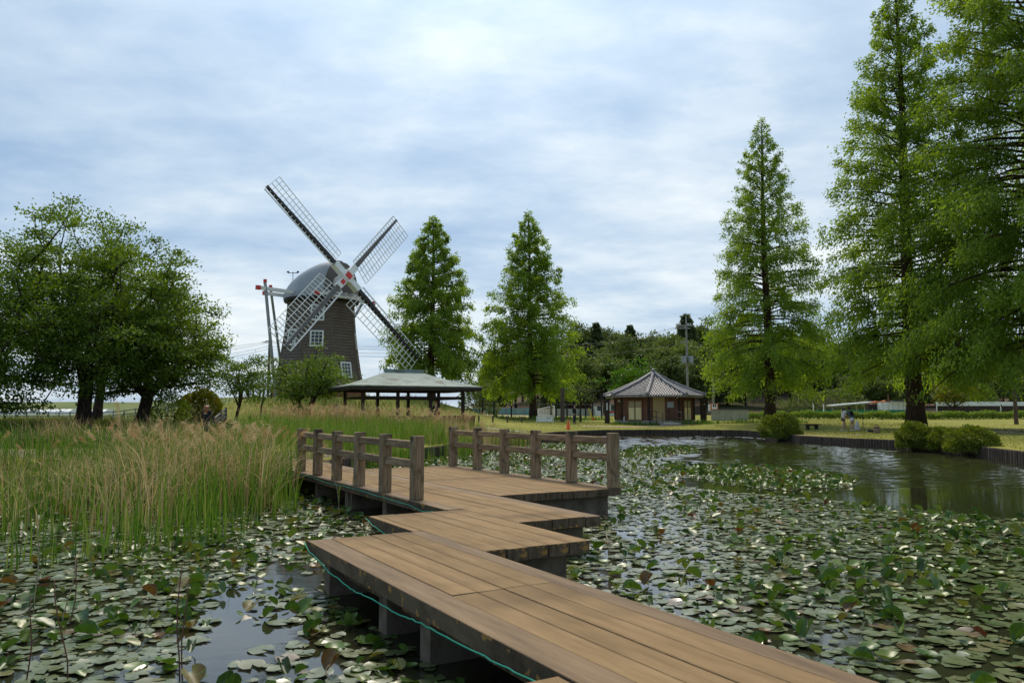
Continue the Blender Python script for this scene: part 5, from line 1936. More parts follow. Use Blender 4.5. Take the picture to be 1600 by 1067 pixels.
# the 300 that show largest: single leaves sharing a few dozen meshes
PADG = {(0, 0): ('flat round green water lily pad floating left of the boardwalk', 'floating lily pads left of the boardwalk'),
        (0, 1): ('flat round green water lily pad floating right of the boardwalk', 'floating lily pads right of the boardwalk'),
        (1, 0): ('water lily leaf curled up above the water left of the boardwalk', 'raised lily leaves left of the boardwalk'),
        (1, 1): ('water lily leaf curled up above the water right of the boardwalk', 'raised lily leaves right of the boardwalk')}
rv = np.random.default_rng(7)
variants = {}
for k in range(4):
    variants[k] = []
    for j in range(12):
        V, Fc = pad_variant(rv, 18, k)
        tt = float(np.clip(rv.normal(0.36 if k else 0.40, 0.2 if k else 0.12), 0.02, 1 if k else 0.7))
        if j == 11:
            tt = 0.9
        variants[k].append(faces_mesh('lily_pad', V, Fc, np.clip(tt + np.repeat(rv.normal(0, 0.045, len(Fc) // 3 + 1), 3)[:len(Fc)], 0, 1), M['padup'] if k else M['pad'], True))
for i in pick:
    k = int(kind[i])
    o = link('lily_pad', variants[k][int(rngp.integers(12))])
    o.location = (X[i], Y[i], Zp[i])
    o.scale = (rad[i],) * 3
    o.rotation_euler = (rngp.normal(0, 0.05), rngp.normal(0, 0.05), rot[i])
    side = 1 if (X[i] * D2.x + Y[i] * D2.y) > 3.3 or X[i] > 0.3 else 0
    lab, g = PADG[(1 if k else 0, side)]
    tag(o, lab, 'lily pad', g)

# all the others as one mass
rest = np.where(~is_pick)[0]
base_v = {k: [pad_variant(rv, 9, k) for _ in range(10)] for k in range(4)}
for grp, (nm, lab, mt) in {0: ('lily_pads', 'green water lily pads covering the rest of the pond', M['pad']), 1: ('lily_leaves', 'raised water lily leaves over the rest of the pond', M['padup'])}.items():
    VV, FF, TT = [], [], []
    off_ = 0
    for k in ((0,) if grp == 0 else (1, 2, 3)):
        ids = rest[kind[rest] == k]
        ch = rngp.integers(0, 10, len(ids))
        for j in range(10):
            I = ids[ch == j]
            if not len(I):
                continue
            V, Fc = base_v[k][j]
            c, s = np.cos(rot[I])[:, None], np.sin(rot[I])[:, None]
            r_ = rad[I][:, None]
            x = (V[None, :, 0] * c - V[None, :, 1] * s) * r_ + X[I][:, None]
            y = (V[None, :, 0] * s + V[None, :, 1] * c) * r_ + Y[I][:, None]
            z = V[None, :, 2] * r_ + Zp[I][:, None]
            VV.append(np.stack([x, y, z], -1).reshape(-1, 3))
            FF.append((Fc[None] + (np.arange(len(I)) * len(V))[:, None, None] + off_).reshape(-1, 3))
            off_ += len(I) * len(V)
            TT.append(np.repeat(tintv[I], len(Fc)))
    tag(link(nm, faces_mesh(nm, np.concatenate(VV), np.concatenate(FF), np.concatenate(TT), mt, True)), lab, None, None, 'stuff')

# ---------------------------------------------------------------- things on the lawn and beyond


def ga_(px, py, y0=21.0):
    """point where the ray through a photo pixel meets the land"""
    Y = y0
    while Y < 400:
        p = at(px, py, Y)
        if p.z <= lz(p.x, p.y):
            return Vector((p.x, p.y, lz(p.x, p.y)))
        Y += 0.1
    p = at(px, py, 100)
    return Vector((p.x, p.y, lz(p.x, p.y)))


def on(px, Y):
    p = at(px, 643, Y)
    return Vector((p.x, Y, lz(p.x, Y)))


def single(mb, name, mat_, label, cat, group=None, smooth=False):
    return tag(mb.build(name, mat_, smooth=smooth), label, cat, group)


# traffic cone
p = ga_(888, 671, 48)
o = thing('traffic_cone', 'orange traffic cone standing at the edge of the pond wall', 'traffic cone', tuple(p))
MB().lathe([(0.17, 0.04), (0.15, 0.06), (0.035, 0.70), (0.02, 0.72)], p, 14).build('cone', M['orange'], o, smooth=True)
MB().box(p + Vector((0, 0, 0.02)), (0.38, 0.38, 0.04)).build('base', M['orange'], o)

# white barrier with writing (too small in the photograph to read: only its dark strokes show)
p = ga_(851.5, 660.5, 60)
k = p.y / 1195
o = thing('barrier_sign', 'white tubular barrier with a lettered white board in front of the redwood trunk', 'barrier', tuple(p))
hw = 13.0 * k
zt = 11.6 * k
MB().tube([p + Vector((-hw, 0, -.05)), p + Vector((-hw, 0, zt - .12)), p + Vector((-hw + .12, 0, zt)), p + Vector((hw - .12, 0, zt)), p + Vector((hw, 0, zt - .12)), p + Vector((hw, 0, -.05))], 0.035, 7).build('frame', M['white'], o)
bd = MB().box(p + Vector((0, 0.0, zt * 0.50)), (2 * hw - 0.14, 0.03, zt * 0.72)).build('board', M['white'], o)
lt = MB()
rl = random.Random(3)
ink = surf('sign_lettering', [(0.10, 0.10, 0.16), (0.14, 0.14, 0.20)], 4, 0.7, 0)
ink2 = surf('sign_heavy_lettering', [(0.045, 0.045, 0.07), (0.06, 0.06, 0.085)], 4, 0.7, 0)
for i in range(4):
    x = -7.0 * k + i * 2.2 * k
    for j in range(4):
        lt.box(p + Vector((x + rl.uniform(-.5, .5) * k, -0.018, zt * 0.62 + rl.uniform(-0.9, 0.9) * k)), (rl.choice((.3, 1.4)) * k, 0.006, 0.2 * k))
lt.build('lettering', ink, bd)
lt = MB()
for i in range(3):
    x = 3.4 * k + i * 2.7 * k
    lt.box(p + Vector((x, -0.018, zt * 0.64)), (0.4 * k, 0.006, 2.3 * k))
    for j in range(3):
        lt.box(p + Vector((x, -0.022, zt * 0.64 + (j - 1) * 0.8 * k)), ((1.2, 1.8, 1.5)[j] * k, 0.006, 0.36 * k))
lt.build('heavy_lettering', ink2, bd)

# dark bollards at the edge of the field
for i, px in enumerate((726, 748, 770, 793, 815)):
    p = ga_(px, 660, 60)
    b_ = MB().tube([p - Vector((0, 0, .1)), p + Vector((0, 0, 0.55))], 0.075, 8)
    single(b_, 'bollard', M['brownpole'], 'short dark bollard at the field edge, %s of five' % ('first from the pavilion', 'second from the pavilion', 'middle one', 'second from the redwood', 'nearest the redwood')[i], 'bollard', 'bollards along the dry field')

# net fence of tall dark poles with a slack net along the field
FY = 92.0
nf = thing('net_fence', 'tall net fence of thin dark poles round the sports field', 'fence', tuple(on(830, FY)))
polespx = (754, 772, 799, 861, 869, 886, 898, 907, 915, 926, 940)
tops = (622, 627, 629, 606, 610, 606, 606, 610, 612, 612, 614)
for px, ty in zip(polespx, tops):
    g_ = on(px, FY)
    MB().tube([g_ - Vector((0, 0, .2)), (g_.x, FY, at(px, ty, FY).z)], 0.10, 6).build('pole', M['black'], nf)
cbm = MB()
for z in (3.3, 1.6):
    cbm.tube([on(754, FY) + Vector((0, 0, z)), on(940, FY) + Vector((0, 0, z))], 0.022, 5)
cbm.build('wires', M['cable'], nf)
# fence of blue green sheeting, in panels
FY2 = 113.0
bf = thing('sheeting_fence', 'long low fence of faded blue green sheeting behind the dry field', 'fence', tuple(on(740, FY2)))
xs_ = list(np.linspace(640, 832, 15))
for a, b_ in zip(xs_, xs_[1:]):
    pa, pb = on(a, FY2), on(b_, FY2)
    h_ = at(740, 637.5, FY2).z - pa.z
    MB().bar(pa + Vector((0.02, 0, h_ / 2)), pb + Vector((-0.02, 0, h_ / 2 + rd.uniform(-.04, .04))), 0.05, h_).build('panel', M['bluenet'], bf)
    MB().tube([pa - Vector((0, .08, .1)), pa + Vector((0, -.08, h_ + .1))], 0.05, 5).build('post', M['polegrey'], bf)
gf = thing('panel_fence', 'grey green board fence standing behind the dark net poles', 'fence', tuple(on(880, FY2 - 6)))
xs_ = list(np.linspace(836, 930, 26))
for a, b_ in zip(xs_, xs_[1:]):
    pa, pb = on(a, FY2 - 6), on(b_, FY2 - 6)
    h_ = at(880, 638.5, FY2 - 6).z - pa.z
    MB().bar(pa + Vector((0.02, 0, h_ / 2)), pb + Vector((-0.02, 0, h_ / 2)), 0.05, h_ + rd.uniform(-.03, .03)).build('panel', M['greyfence'], gf)
# white tent
p = on(727, 118)
tn = thing('tent', 'white peaked event tent behind the blue green fence', 'tent', tuple(p))
zz, za = at(727, 640, 118).z, at(727, 630.5, 118).z
MB().add([p + Vector((x, y, zz - p.z)) for x, y in ((-1.5, -1.3), (1.5, -1.3), (1.5, 1.3), (-1.5, 1.3))] + [p + Vector((0, 0, za - p.z))], [(0, 1, 4), (1, 2, 4), (2, 3, 4), (3, 0, 4)]).build('canopy', M['white'], tn)
vl = MB()
for x, y, sx, sy in ((0, -1.3, 3.0, .02), (0, 1.3, 3.0, .02), (-1.5, 0, .02, 2.58), (1.5, 0, .02, 2.58)):
    vl.box(p + Vector((x, y, zz - p.z - 0.16)), (sx, sy, 0.3))
vl.build('valance', M['white'], tn)
for x in (-1.45, 1.45):
    for y in (-1.25, 1.25):
        MB().tube([p + Vector((x, y, -.1)), p + Vector((x, y, zz - p.z))], 0.03, 5).build('leg', M['steel'], tn)
# soccer goal
p = on(852, 100)
sg = thing('goal', 'white framed sports goal half hidden by the redwood trunk', 'goal', tuple(p))
g1 = MB()
zt = at(852, 634, 100).z
x0, x1 = at(841, 640, 100).x, at(866, 640, 100).x
for a, b_ in (((x0, 100, p.z), (x0, 100, zt - .4)), ((x1, 100, p.z), (x1, 100, zt)), ((x0, 100, zt - .4), (x1, 100, zt)), ((x0, 101.6, p.z), (x0, 100, zt - .4)), ((x1, 101.6, p.z), (x1, 100, zt)), ((x0, 101.6, p.z), (x1, 101.6, p.z))):
    g1.tube([a, b_], 0.06, 6)
g1.build('goal_frame', M['white'], sg)
ntm = MB()
for i in range(9):
    t = i / 8
    ntm.tube([(x0 + (x1 - x0) * t, 101.58, p.z), (x0 + (x1 - x0) * t, 100.02, zt - .4 + .4 * t)], 0.018, 4)
for i in range(1, 6):
    t = i / 6
    ntm.tube([(x0, 101.6 - 1.6 * t, p.z + (zt - .4 - p.z) * t), (x1, 101.6 - 1.6 * t, p.z + (zt - p.z) * t)], 0.018, 4)
ntm.build('net', M['white'], sg)
# white site huts behind the octagonal hut, grey brown pole and bare sapling
for i, (a, b_, t_, Y, lab) in enumerate(((928, 942, 634.5, 110, 'narrow white site cabin just right of the grey board fence'), (949.5, 964, 632.5, 104, 'white cabin with a red brown band showing left of the hut wall'))):
    pa, pb = on(a, Y), on(b_, Y)
    zt = at(a, t_, Y).z
    o = thing('site_cabin', lab, 'cabin', tuple((pa + pb) / 2))
    MB().box(((pa.x + pb.x) / 2, Y + 1.5, (pa.z + zt) / 2 - .05), (pb.x - pa.x, 3.0, zt - pa.z + .1)).build('wall', M['white'], o)
    MB().box(((pa.x + pb.x) / 2, Y + 1.5, zt + 0.06), (pb.x - pa.x + .2, 3.2, .12)).build('roof', M['steel'], o)
    MB().box(((pa.x + pb.x) / 2 + .1, Y - 0.02, pa.z + 1.1), (0.55, 0.06, 0.7)).build('window', M['glass'], o)
    if i:
        MB().box(((pa.x + pb.x) / 2, Y - 0.012, pa.z + 0.55), (pb.x - pa.x, 0.05, 0.25)).build('band', M['red'], o)
p = ga_(879, 659, 60)
single(MB().tube([p - Vector((0, 0, .2)), (p.x, p.y, at(879, 606, p.y).z)], [0.23, 0.19], 9), 'wooden_pole', M['brownpole'], 'thick brown wooden pole between the redwood and the person in black', 'pole')
p = ga_(907, 659, 60)
broadleaf('small_tree', 'thin bare looking sapling right of the person in black with the dark coat', 'tree', (p.x, p.y, p.z), (0.1, 0, 2.8), (1.3, 1.2, 1.0), 30, 16, 0.15, 41, M['lf_olive'], zf=1.4, nlimb=5, cs=0.35, r_tip=0.016, r_max=0.11)
p = ga_(921.5, 656.5, 60)
yb = thing('yellow_boom', 'yellow striped barrier arm leaning beside the grey board fence', 'barrier', tuple(p))
MB().bar(p + Vector((0.3, 0, 0.0)), (at(920, 638, p.y)), 0.10, 0.16).build('arm', M['yellow'], yb)
MB().box(p + Vector((0.35, 0, 0.1)), (0.25, 0.25, 0.25)).build('foot', M['orange'], yb)

# utility pole with transformer behind the hut, and the sign post
UY = 96.0
p = on(1075, UY)
up_ = thing('utility_pole', 'grey utility pole with a transformer rising behind the hut', 'utility pole', tuple(p))
zt = at(1075, 494, UY).z
MB().tube([p - Vector((0, 0, .2)), (p.x, UY, zt)], [0.18, 0.10], 9).build('pole', M['polegrey'], up_)
for py, w in ((509, 1.5), (513, 1.0), (535, 0.7)):
    MB().box((p.x - 0.25, UY - 0.2, at(1075, py, UY).z), (2 * w * 0.72, 0.12, 0.12)).build('crossarm', M['steel'], up_)
ins = MB()
for x in (-1.1, -0.6, 0.4, 0.7):
    ins.lathe([(0.03, 0), (0.09, .05), (0.06, .12), (0.09, .17), (0.03, .24)], (p.x - .2 + x, UY - .2, at(1075, 509, UY).z + .06), 7)
ins.build('insulators', M['white'], up_)
zc = at(1075, 562, UY).z
MB().lathe([(0.3, -.45), (0.34, -.4), (0.34, .35), (0.3, .42)], (p.x - 0.42, UY - 0.3, zc), 12).build('transformer', M['steel'], up_)
MB().lathe([(0.3, -.45), (0.34, -.4), (0.34, .35), (0.3, .42)], (p.x + 0.40, UY - 0.3, zc), 12).build('transformer', M['steel'], up_)
MB().box((p.x, UY - 0.15, zc - 0.55), (1.7, 0.2, 0.12)).build('transformer_shelf', M['steel'], up_)
p = on(1115, 76)
sp_ = thing('sign_post', 'slim grey brown pole with an orange bordered sign low on it, right of the hut', 'sign', tuple(p))
MB().tube([p - Vector((0, 0, .2)), (p.x, 76, at(1115, 568, 76).z)], [0.12, 0.10], 8).build('pole', M['polegrey'], sp_)
s0, s1 = at(1110.5, 640, 75.8), at(1121.5, 630.5, 75.8)
cx, cz_ = (s0.x + s1.x) / 2, (s0.z + s1.z) / 2
bo = MB().box((cx, 75.8, cz_), (s1.x - s0.x, 0.05, s1.z - s0.z)).build('sign_board', surf('orange_sign', [(0.60, 0.20, 0.09), (0.68, 0.25, 0.12)], 2, 0.6, 0), sp_)
w_, h_ = s1.x - s0.x, s1.z - s0.z
MB().box((cx + .02, 75.765, cz_ + .02 * h_), (w_ * 0.70, 0.014, h_ * 0.80)).build('white_field', M['white'], bo)
fg = MB()
for s in (-1, 1):
    fg.box((cx + .02 + s * w_ * 0.13, 75.752, cz_ + h_ * 0.12), (w_ * 0.17, 0.008, h_ * 0.34))
    fg.lathe([(0.001, 0), (w_ * 0.075, 0.02), (w_ * 0.085, h_ * .07), (0.02, h_ * .13)], (cx + .02 + s * w_ * 0.13, 75.752, cz_ + h_ * 0.29), 8)
fg.build('pictogram', M['black'], bo)
MB().box((s0.x - 0.12, 75.85, cz_ - 0.1), (0.22, 0.05, h_ * 1.1)).build('side_plate', M['white'], sp_)

# pale board fence right of the hut: single boards
FY3 = 75.0
fe = thing('board_fence', 'pale weathered board fence with upright boards right of the hut', 'fence', tuple(on(1140, FY3)))
n = 30
zt = at(1140, 641.5, FY3).z
xa, xb = at(1111, 640, FY3).x, at(1169, 640, FY3).x
bw = (xb - xa) / n
for i in range(n):
    x = xa + (i + .5) * bw
    z0 = lz(x, FY3)
    hgt = zt - z0 + rd.uniform(-.04, .02)
    o = link('board', chamfer_mesh((1.2, bw - 0.012, 0.03), 0.003, M['palewood']), fe)
    o.location = Vector((x, FY3 + rd.uniform(-.008, .008), z0 + hgt / 2)) - fe.location
    o.rotation_euler = (R(90), R(-90), 0)
    o.rotation_euler = (R(90), R(90), R(0))
    o.scale = (hgt / 1.2, 1, 1)
for zz in (0.35, 1.0):
    MB().box(((xa + xb) / 2, FY3 + 0.06, lz((xa + xb) / 2, FY3) + zz), (xb - xa, 0.05, 0.09)).build('rail', M['palewood'], fe)
MB().box(((xa + xb) / 2 + .0, FY3, zt + 0.04), (xb - xa + 0.06, 0.10, 0.05)).build('cap_rail', M['palewood'], fe)

# bench on the lawn: plank seat on two blocks
p = ga_(1269, 671, 43)
bn = thing('bench', 'low brown bench on the lawn right of the rounded bush', 'bench', tuple(p), rz=0)
hw = 12.2 * p.y / 1195
for dy in (-0.17, 0.0, 0.17):
    MB().box(p + Vector((0, dy, 0.36)), (2 * hw, 0.15, 0.06)).build('seat_slat', M['deck_edge'], bn)
for s in (-1, 1):
    MB().box(p + Vector((s * hw * 0.55, 0, 0.15)), (0.14, 0.36, 0.36)).build('leg', M['darkwood'], bn)
MB().box(p + Vector((0, 0, 0.30)), (hw * 1.4, 0.1, 0.06)).build('stretcher', M['darkwood'], bn)

# camera tripod, bag, black case
p = ga_(1349, 672.5, 44)
tp = thing('tripod', 'thin black tripod standing right of the two girls', 'tripod', tuple(p))
top = p + Vector((0, 0, 0.92))
for i in range(3):
    a = i * 2.094 + .5
    MB().tube([top - Vector((0, 0, .32)), p + Vector((0.11 * math.cos(a), 0.11 * math.sin(a), 0))], 0.012, 5).build('leg', M['black'], tp)
MB().tube([top - Vector((0, 0, .4)), top], 0.014, 6).build('column', M['black'], tp)
MB().box(top + Vector((0, 0, 0.03)), (0.07, 0.02, 0.13)).build('phone_clamp', M['black'], tp)
p = ga_(1370, 676.5, 38)
bg_ = thing('bag', 'tan and brown upright bag standing on the lawn right of the tripod', 'bag', tuple(p))
MB().lathe([(0.12, 0.0), (0.15, 0.03), (0.165, 0.2), (0.15, 0.36), (0.13, 0.37)], p, 12).build('body', M['cloth_tan'], bg_)
MB().lathe([(0.152, 0.0), (0.167, 0.13), (0.15, 0.14)], p + Vector((0, 0, .21)), 12).build('rim_band', M['hutwall'], bg_)
hd_ = MB()
for s in (-1, 1):
    hd_.tube([p + Vector((s * .08, .06 * s, .36)), p + Vector((s * .05, .06 * s, .46)), p + Vector((-s * .05 + .02, .06 * s, .46)), p + Vector((-s * .08, .06 * s, .36))], 0.012, 5)
hd_.build('handle', M['brownpole'], bg_)
p = ga_(1362, 675, 38)
cs = thing('camera_case', 'small black case lying open on the grass beside the tan bag', 'case', tuple(p))
MB().box(p + Vector((0, 0, .06)), (0.24, 0.2, 0.12)).build('body', M['black'], cs)
MB().box(p + Vector((-0.16, 0.02, .09)), (0.05, 0.2, 0.18), Matrix.Rotation(0.5, 3, 'Y')).build('lid', M['black'], cs)
p = ga_(1339.5, 671.5, 44)
wb = thing('cloth_bag', 'white cloth bag slumped on the grass beside the girl in white shorts', 'bag', tuple(p))
vs = MB()
vs.lathe([(0.20, 0.0), (0.19, 0.05), (0.14, 0.3), (0.07, 0.5), (0.03, 0.56)], p, 10, 0.3)
vs.build('body', M['cloth_white'], wb)
MB().tube([p + Vector((0.02, 0, .52)), p + Vector((0.05, 0, .62)), p + Vector((-0.03, 0, .62)), p + Vector((-0.02, 0, .52))], 0.012, 5).build('handle', M['cloth_white'], wb)

# green netting, white shed, site roof, white wall on the right
NY = 93.0
gn = thing('green_net_fence', 'low green netting fence behind the hedge on the right', 'fence', tuple(on(1330, NY)))
xs_ = list(np.linspace(1252, 1425, 15))
zt = at(1330, 640.3, NY).z
for a, b_ in zip(xs_, xs_[1:]):
    pa, pb = on(a, NY), on(b_, NY)
    pa.z, pb.z = pa.z - .15, pb.z - .15
    sag = rd.uniform(-.06, .02)
    MB().add([pa, pb, (pb.x, pb.y, zt), ((pa.x + pb.x) / 2, NY - .05, zt + sag), (pa.x, pa.y, zt), (pa.x, NY + .03, pa.z), (pb.x, NY + .03, pb.z), (pb.x, NY + .03, zt), ((pa.x + pb.x) / 2, NY - .02, zt + sag), (pa.x, NY + .03, zt)], [(0, 1, 2, 3, 4), (9, 8, 7, 6, 5), (4, 3, 8, 9), (3, 2, 7, 8)]).build('net_panel', M['greennet'], gn)
    MB().tube([pa - Vector((0, .05, 0)), (pa.x, NY - .05, zt + .12)], 0.035, 5).build('post', M['palewood'], gn)
SY = 104.0
a, b_ = at(1296, 633.5, SY), at(1360, 628.3, SY)
sr = thing('site_shelter', 'long white sloping roof on thin posts behind the green netting', 'shelter', tuple(on(1328, SY)))
MB().bar(a, b_, 2.0, 0.16).build('roof', M['white'], sr)
for t in (0.06, 0.35, 0.65, 0.94):
    q = a.lerp(b_, t)
    MB().tube([(q.x, SY, lz(q.x, SY) - .1), (q.x, SY, q.z - .08)], 0.05, 6).build('post', M['steel'], sr)
a, b_ = on(1376, 100), on(1424, 100)
zt = at(1400, 628.5, 100).z
ws = thing('white_shed', 'white walled shed behind the green netting, half hidden by the tall redwood', 'shed', tuple((a + b_) / 2))
MB().box(((a.x + b_.x) / 2, 101.5, (a.z + zt) / 2 - .1), (b_.x - a.x, 3.0, zt - a.z + .2)).build('wall', M['white'], ws)
MB().bar((a.x + 1.2, 99.6, zt + .12), (b_.x, 99.6 + .01, zt + .04), 0.5, 0.1).build('roof', M['steel'], ws)
for i in range(6):
    MB().box((a.x + (i + .5) * (b_.x - a.x) / 6, 99.985, (a.z + zt) / 2), (0.04, 0.02, zt - a.z - .1)).build('seam', M['greyfence'], ws)
a, b_ = at(1362, 629.5, 101), at(1380, 627.5, 101)
og = thing('orange_sheeting', 'orange sheeting heaped on the end of the white sloping roof', 'sheeting', tuple(a))
ob = MB()
for i in range(5):
    q = a.lerp(b_, i / 4)
    ob.box(q + Vector((0, rd.uniform(-.2, .2), rd.uniform(-.05, .1))), (0.34, 0.7, 0.16 + rd.uniform(0, .14)), Matrix.Rotation(rd.uniform(-.4, .4), 3, 'Y'))
ob.build('sheet', surf('faded_orange_sheet', [(0.42, 0.12, 0.04), (0.55, 0.18, 0.07)], 3, 0.7, 0.1), og)
MB().box((a.x + .5, 101.4, (lz(a.x, 101) + a.z) / 2 - .1), (1.9, 1.0, a.z - lz(a.x, 101) - .1)).build('crate', M['darkwood'], og)
q = at(1388, 628, 102)
single(MB().tube([(q.x, 102, lz(q.x, 102)), (q.x, 102, at(1388, 616, 102).z)], 0.045, 6), 'marker_post', M['brick'], 'thin orange marker post above the white shed', 'post')
WY = 97.0
ww = thing('white_wall', 'long white panel wall with a dark base on the far right', 'wall', tuple(on(1530, WY)))
xs_ = list(np.linspace(1463, 1720, 20))
for i, (a, b_) in enumerate(zip(xs_, xs_[1:])):
    pa, pb = on(a, WY), on(b_, WY)
    zt = at(1530, 627.5, WY).z
    zm = at(1530, 634.0, WY).z
    MB().bar((pa.x + .01, WY, (zt + zm) / 2), (pb.x - .01, WY, (zt + zm) / 2), 0.1, zt - zm - .01).build('panel', M['white'], ww)
    MB().bar((pa.x, WY + .02, (pa.z + zm) / 2 - .1), (pb.x, WY + .02, (pb.z + zm) / 2 - .1), 0.1, zm - pa.z + .2).build('base_panel', M['darkwood'], ww)
for px, lab in ((1464, 'white post at the left end of the white panel wall'), (1564, 'white post in the middle of the white panel wall'), (1271, 'white post standing at the left end of the green netting'), (1287, 'slim white post on the slope left of the sloping roof')):
    q = on(px, 90)
    single(MB().tube([q - Vector((0, 0, .1)), (q.x, 90, at(px, 629 if px > 1300 else 631, 90).z)], 0.06, 6), 'marker_post', M['white'], lab, 'post')
p = on(1587, 60)
single(MB().tube([p - Vector((0, 0, .2)), (p.x, 60, at(1584, 560, 60).z)], [0.16, 0.11], 8), 'wooden_pole', M['brownpole'], 'slim pale brown pole at the right edge of the photo', 'pole')

# left side: utility pole and wires, low greenhouse tunnels, handrail, rope fence
LY = 98.0
p = on(418, LY)
lp = thing('utility_pole', 'dark wooden utility pole left of the windmill', 'utility pole', tuple(p))
zt = at(418, 527, LY).z
MB().tube([p - Vector((0, 0, .2)), (p.x, LY, zt)], [0.20, 0.14], 8).build('pole', M['brownpole'], lp)
MB().box((p.x, LY - .2, at(418, 533, LY).z), (0.9, .1, .1)).build('crossarm', M['darkwood'], lp)
MB().box((p.x - .5, LY - .2, at(418, 535, LY).z), (0.9, .08, .08)).build('crossarm', M['darkwood'], lp)
for i, (y0, y1, y2, x1, x2) in enumerate(((533, 541, 543, 640, 250), (535, 546, 551, 640, 250), (541, 552, 560, 640, 250), (545, 558, 566, 640, 250))):
    a = (p.x, LY - .2, at(418, y0, LY).z)
    b_ = at(x1, y1, 104)
    c_ = at(x2, y2, 110)
    pts = [Vector(c_).lerp(Vector(a), t) - Vector((0, 0, 2.2 * t * (1 - t))) for t in np.linspace(0, 1, 9)] + [Vector(a).lerp(Vector(b_), t) - Vector((0, 0, 1.2 * t * (1 - t))) for t in np.linspace(0.1, 1, 9)]
    single(MB().tube(pts, 0.017, 4), 'power_line', M['cable'], ('topmost', 'second', 'third', 'lowest')[i] + ' power line of those strung behind the windmill', 'cable', 'power lines behind the windmill')
ue = Vector((on(1075, UY).x, UY - .2, 0))
for i, (y0, y1) in enumerate(((508, 540), (510, 545), (535, 553))):
    a = Vector((ue.x - .3, UY - .2, at(1075, y0, UY).z))
    b_ = at(850, y1, 118)
    pts = [a.lerp(b_, t) - Vector((0, 0, 3.0 * t * (1 - t))) for t in np.linspace(0, 1, 10)]
    single(MB().tube(pts, 0.018, 4), 'power_line', M['cable'], ('upper', 'middle', 'lower')[i] + ' power line running left from the transformer pole', 'cable', 'power lines from the transformer pole')
for i, (a_, b_, y0, y1, Y) in enumerate(((-40, 52, 640.5, 648, 104), (46, 118, 639.2, 646, 108), (148, 172, 639.5, 646, 112))):
    q0, q1 = on(a_, Y), on(b_, Y)
    o = thing('greenhouse_tunnel', ('low white greenhouse tunnel at the left edge of the photo', 'low white greenhouse tunnel left of the thick tree trunk', 'short white greenhouse tunnel seen right of the thick tree trunk')[i], 'greenhouse', tuple((q0 + q1) / 2), 'greenhouse tunnels beyond the left trees')
    zz = at(80, y0, Y).z - q0.z
    vs, fs = [], []
    nseg = max(3, int((q1.x - q0.x) / 0.9))
    for s in range(nseg + 1):
        x = q0.x + (q1.x - q0.x) * s / nseg
        for kk in range(9):
            an = math.pi * kk / 8
            vs.append((x, Y + 1.6 * math.cos(an), q0.z - .1 + (zz + .1) * math.sin(an) ** 0.7))
    for s in range(nseg):
        for kk in range(8):
            fs.append((s * 9 + kk, s * 9 + kk + 1, (s + 1) * 9 + kk + 1, (s + 1) * 9 + kk))
    fs += [tuple(range(8, -1, -1)), tuple(range(nseg * 9, nseg * 9 + 9))]
    MB().add(vs, fs).build('cover', M['white'], o, smooth=False)
    hp_ = MB()
    for s in range(nseg + 1):
        x = q0.x + (q1.x - q0.x) * s / nseg
        hp_.tube([(x, Y + 1.63 * math.cos(math.pi * kk / 8), q0.z - .1 + (zz + .13) * math.sin(math.pi * kk / 8) ** 0.7) for kk in range(9)], 0.03, 4)
    hp_.build('hoops', M['steel'], o)
lgf = thing('rail_fence', 'pale wooden rail fence behind the trees on the left bank', 'fence', tuple(on(110, 64)))
ps_ = [on(x, 64) for x in np.linspace(-60, 330, 24)]
for q in ps_:
    MB().tube([q - Vector((0, 0, .1)), q + Vector((0, 0, 0.75))], 0.06, 6).build('post', M['polegrey'], lgf)
for zz in (0.66, 0.36):
    for qa, qb in zip(ps_, ps_[1:]):
        MB().bar(qa + Vector((0.06, 0, zz)), qb + Vector((-0.06, 0, zz)), 0.05, 0.08).build('rail', M['polegrey'], lgf)
HY = 40.0
hr = thing('handrail', 'grey log handrail slanting up the bank beside the person in black', 'handrail', tuple(on(345, HY)))
for dz in (0.0, 0.22, 0.42):
    a, b_ = at(333, 655, HY), at(353, 638.5, HY + 2)
    MB().tube([a - Vector((0, 0, dz)), b_ - Vector((0, 0, dz))], 0.055, 7).build('rail', M['polegrey'], hr)
for t in (0.05, 0.55, 1.0):
    q = at(333, 655, HY).lerp(at(353, 638.5, HY + 2), t)
    MB().tube([(q.x, q.y, lz(q.x, q.y) - .1), (q.x, q.y, q.z + .08)], 0.07, 7).build('post', M['brownpole'], hr)
rfn = thing('rope_fence', 'low rope fence of dark posts along the foot of the windmill mound', 'fence', tuple(on(395, 46)))
pp = []
for px in (312, 331, 350, 370, 391, 415, 440):
    q = on(px, 46)
    MB().tube([q - Vector((0, 0, .1)), q + Vector((0, 0, 0.62))], 0.065, 7).build('post', M['darkwood'], rfn)
    pp.append(q + Vector((0, -0.03, 0.5)))
for qa, qb in zip(pp, pp[1:]):
    MB().tube([qa.lerp(qb, t) - Vector((0, 0, 0.35 * t * (1 - t))) for t in (0, .25, .5, .75, 1)], 0.014, 5).build('rope', M['tanrope'], rfn)
tfn = thing('post_row', 'row of dark posts on top of the mound left of the windmill', 'fence', tuple(on(405, 66)))
for px in (387, 395, 405, 411, 423):
    q = on(px, 66)
    MB().tube([q - Vector((0, 0, .1)), q + Vector((0, 0, 0.75))], 0.08, 7).build('post', M['darkwood'], tfn)
sfn = thing('stake_fence', 'dark stake fence left of the person in black', 'fence', tuple(on(275, 50)))
for px in (253, 262, 273, 277, 283, 291):
    q = on(px, 50)
    MB().tube([q - Vector((0, 0, .1)), q + Vector((0, 0, 0.8))], 0.06, 6).build('post', M['brownpole'], sfn)
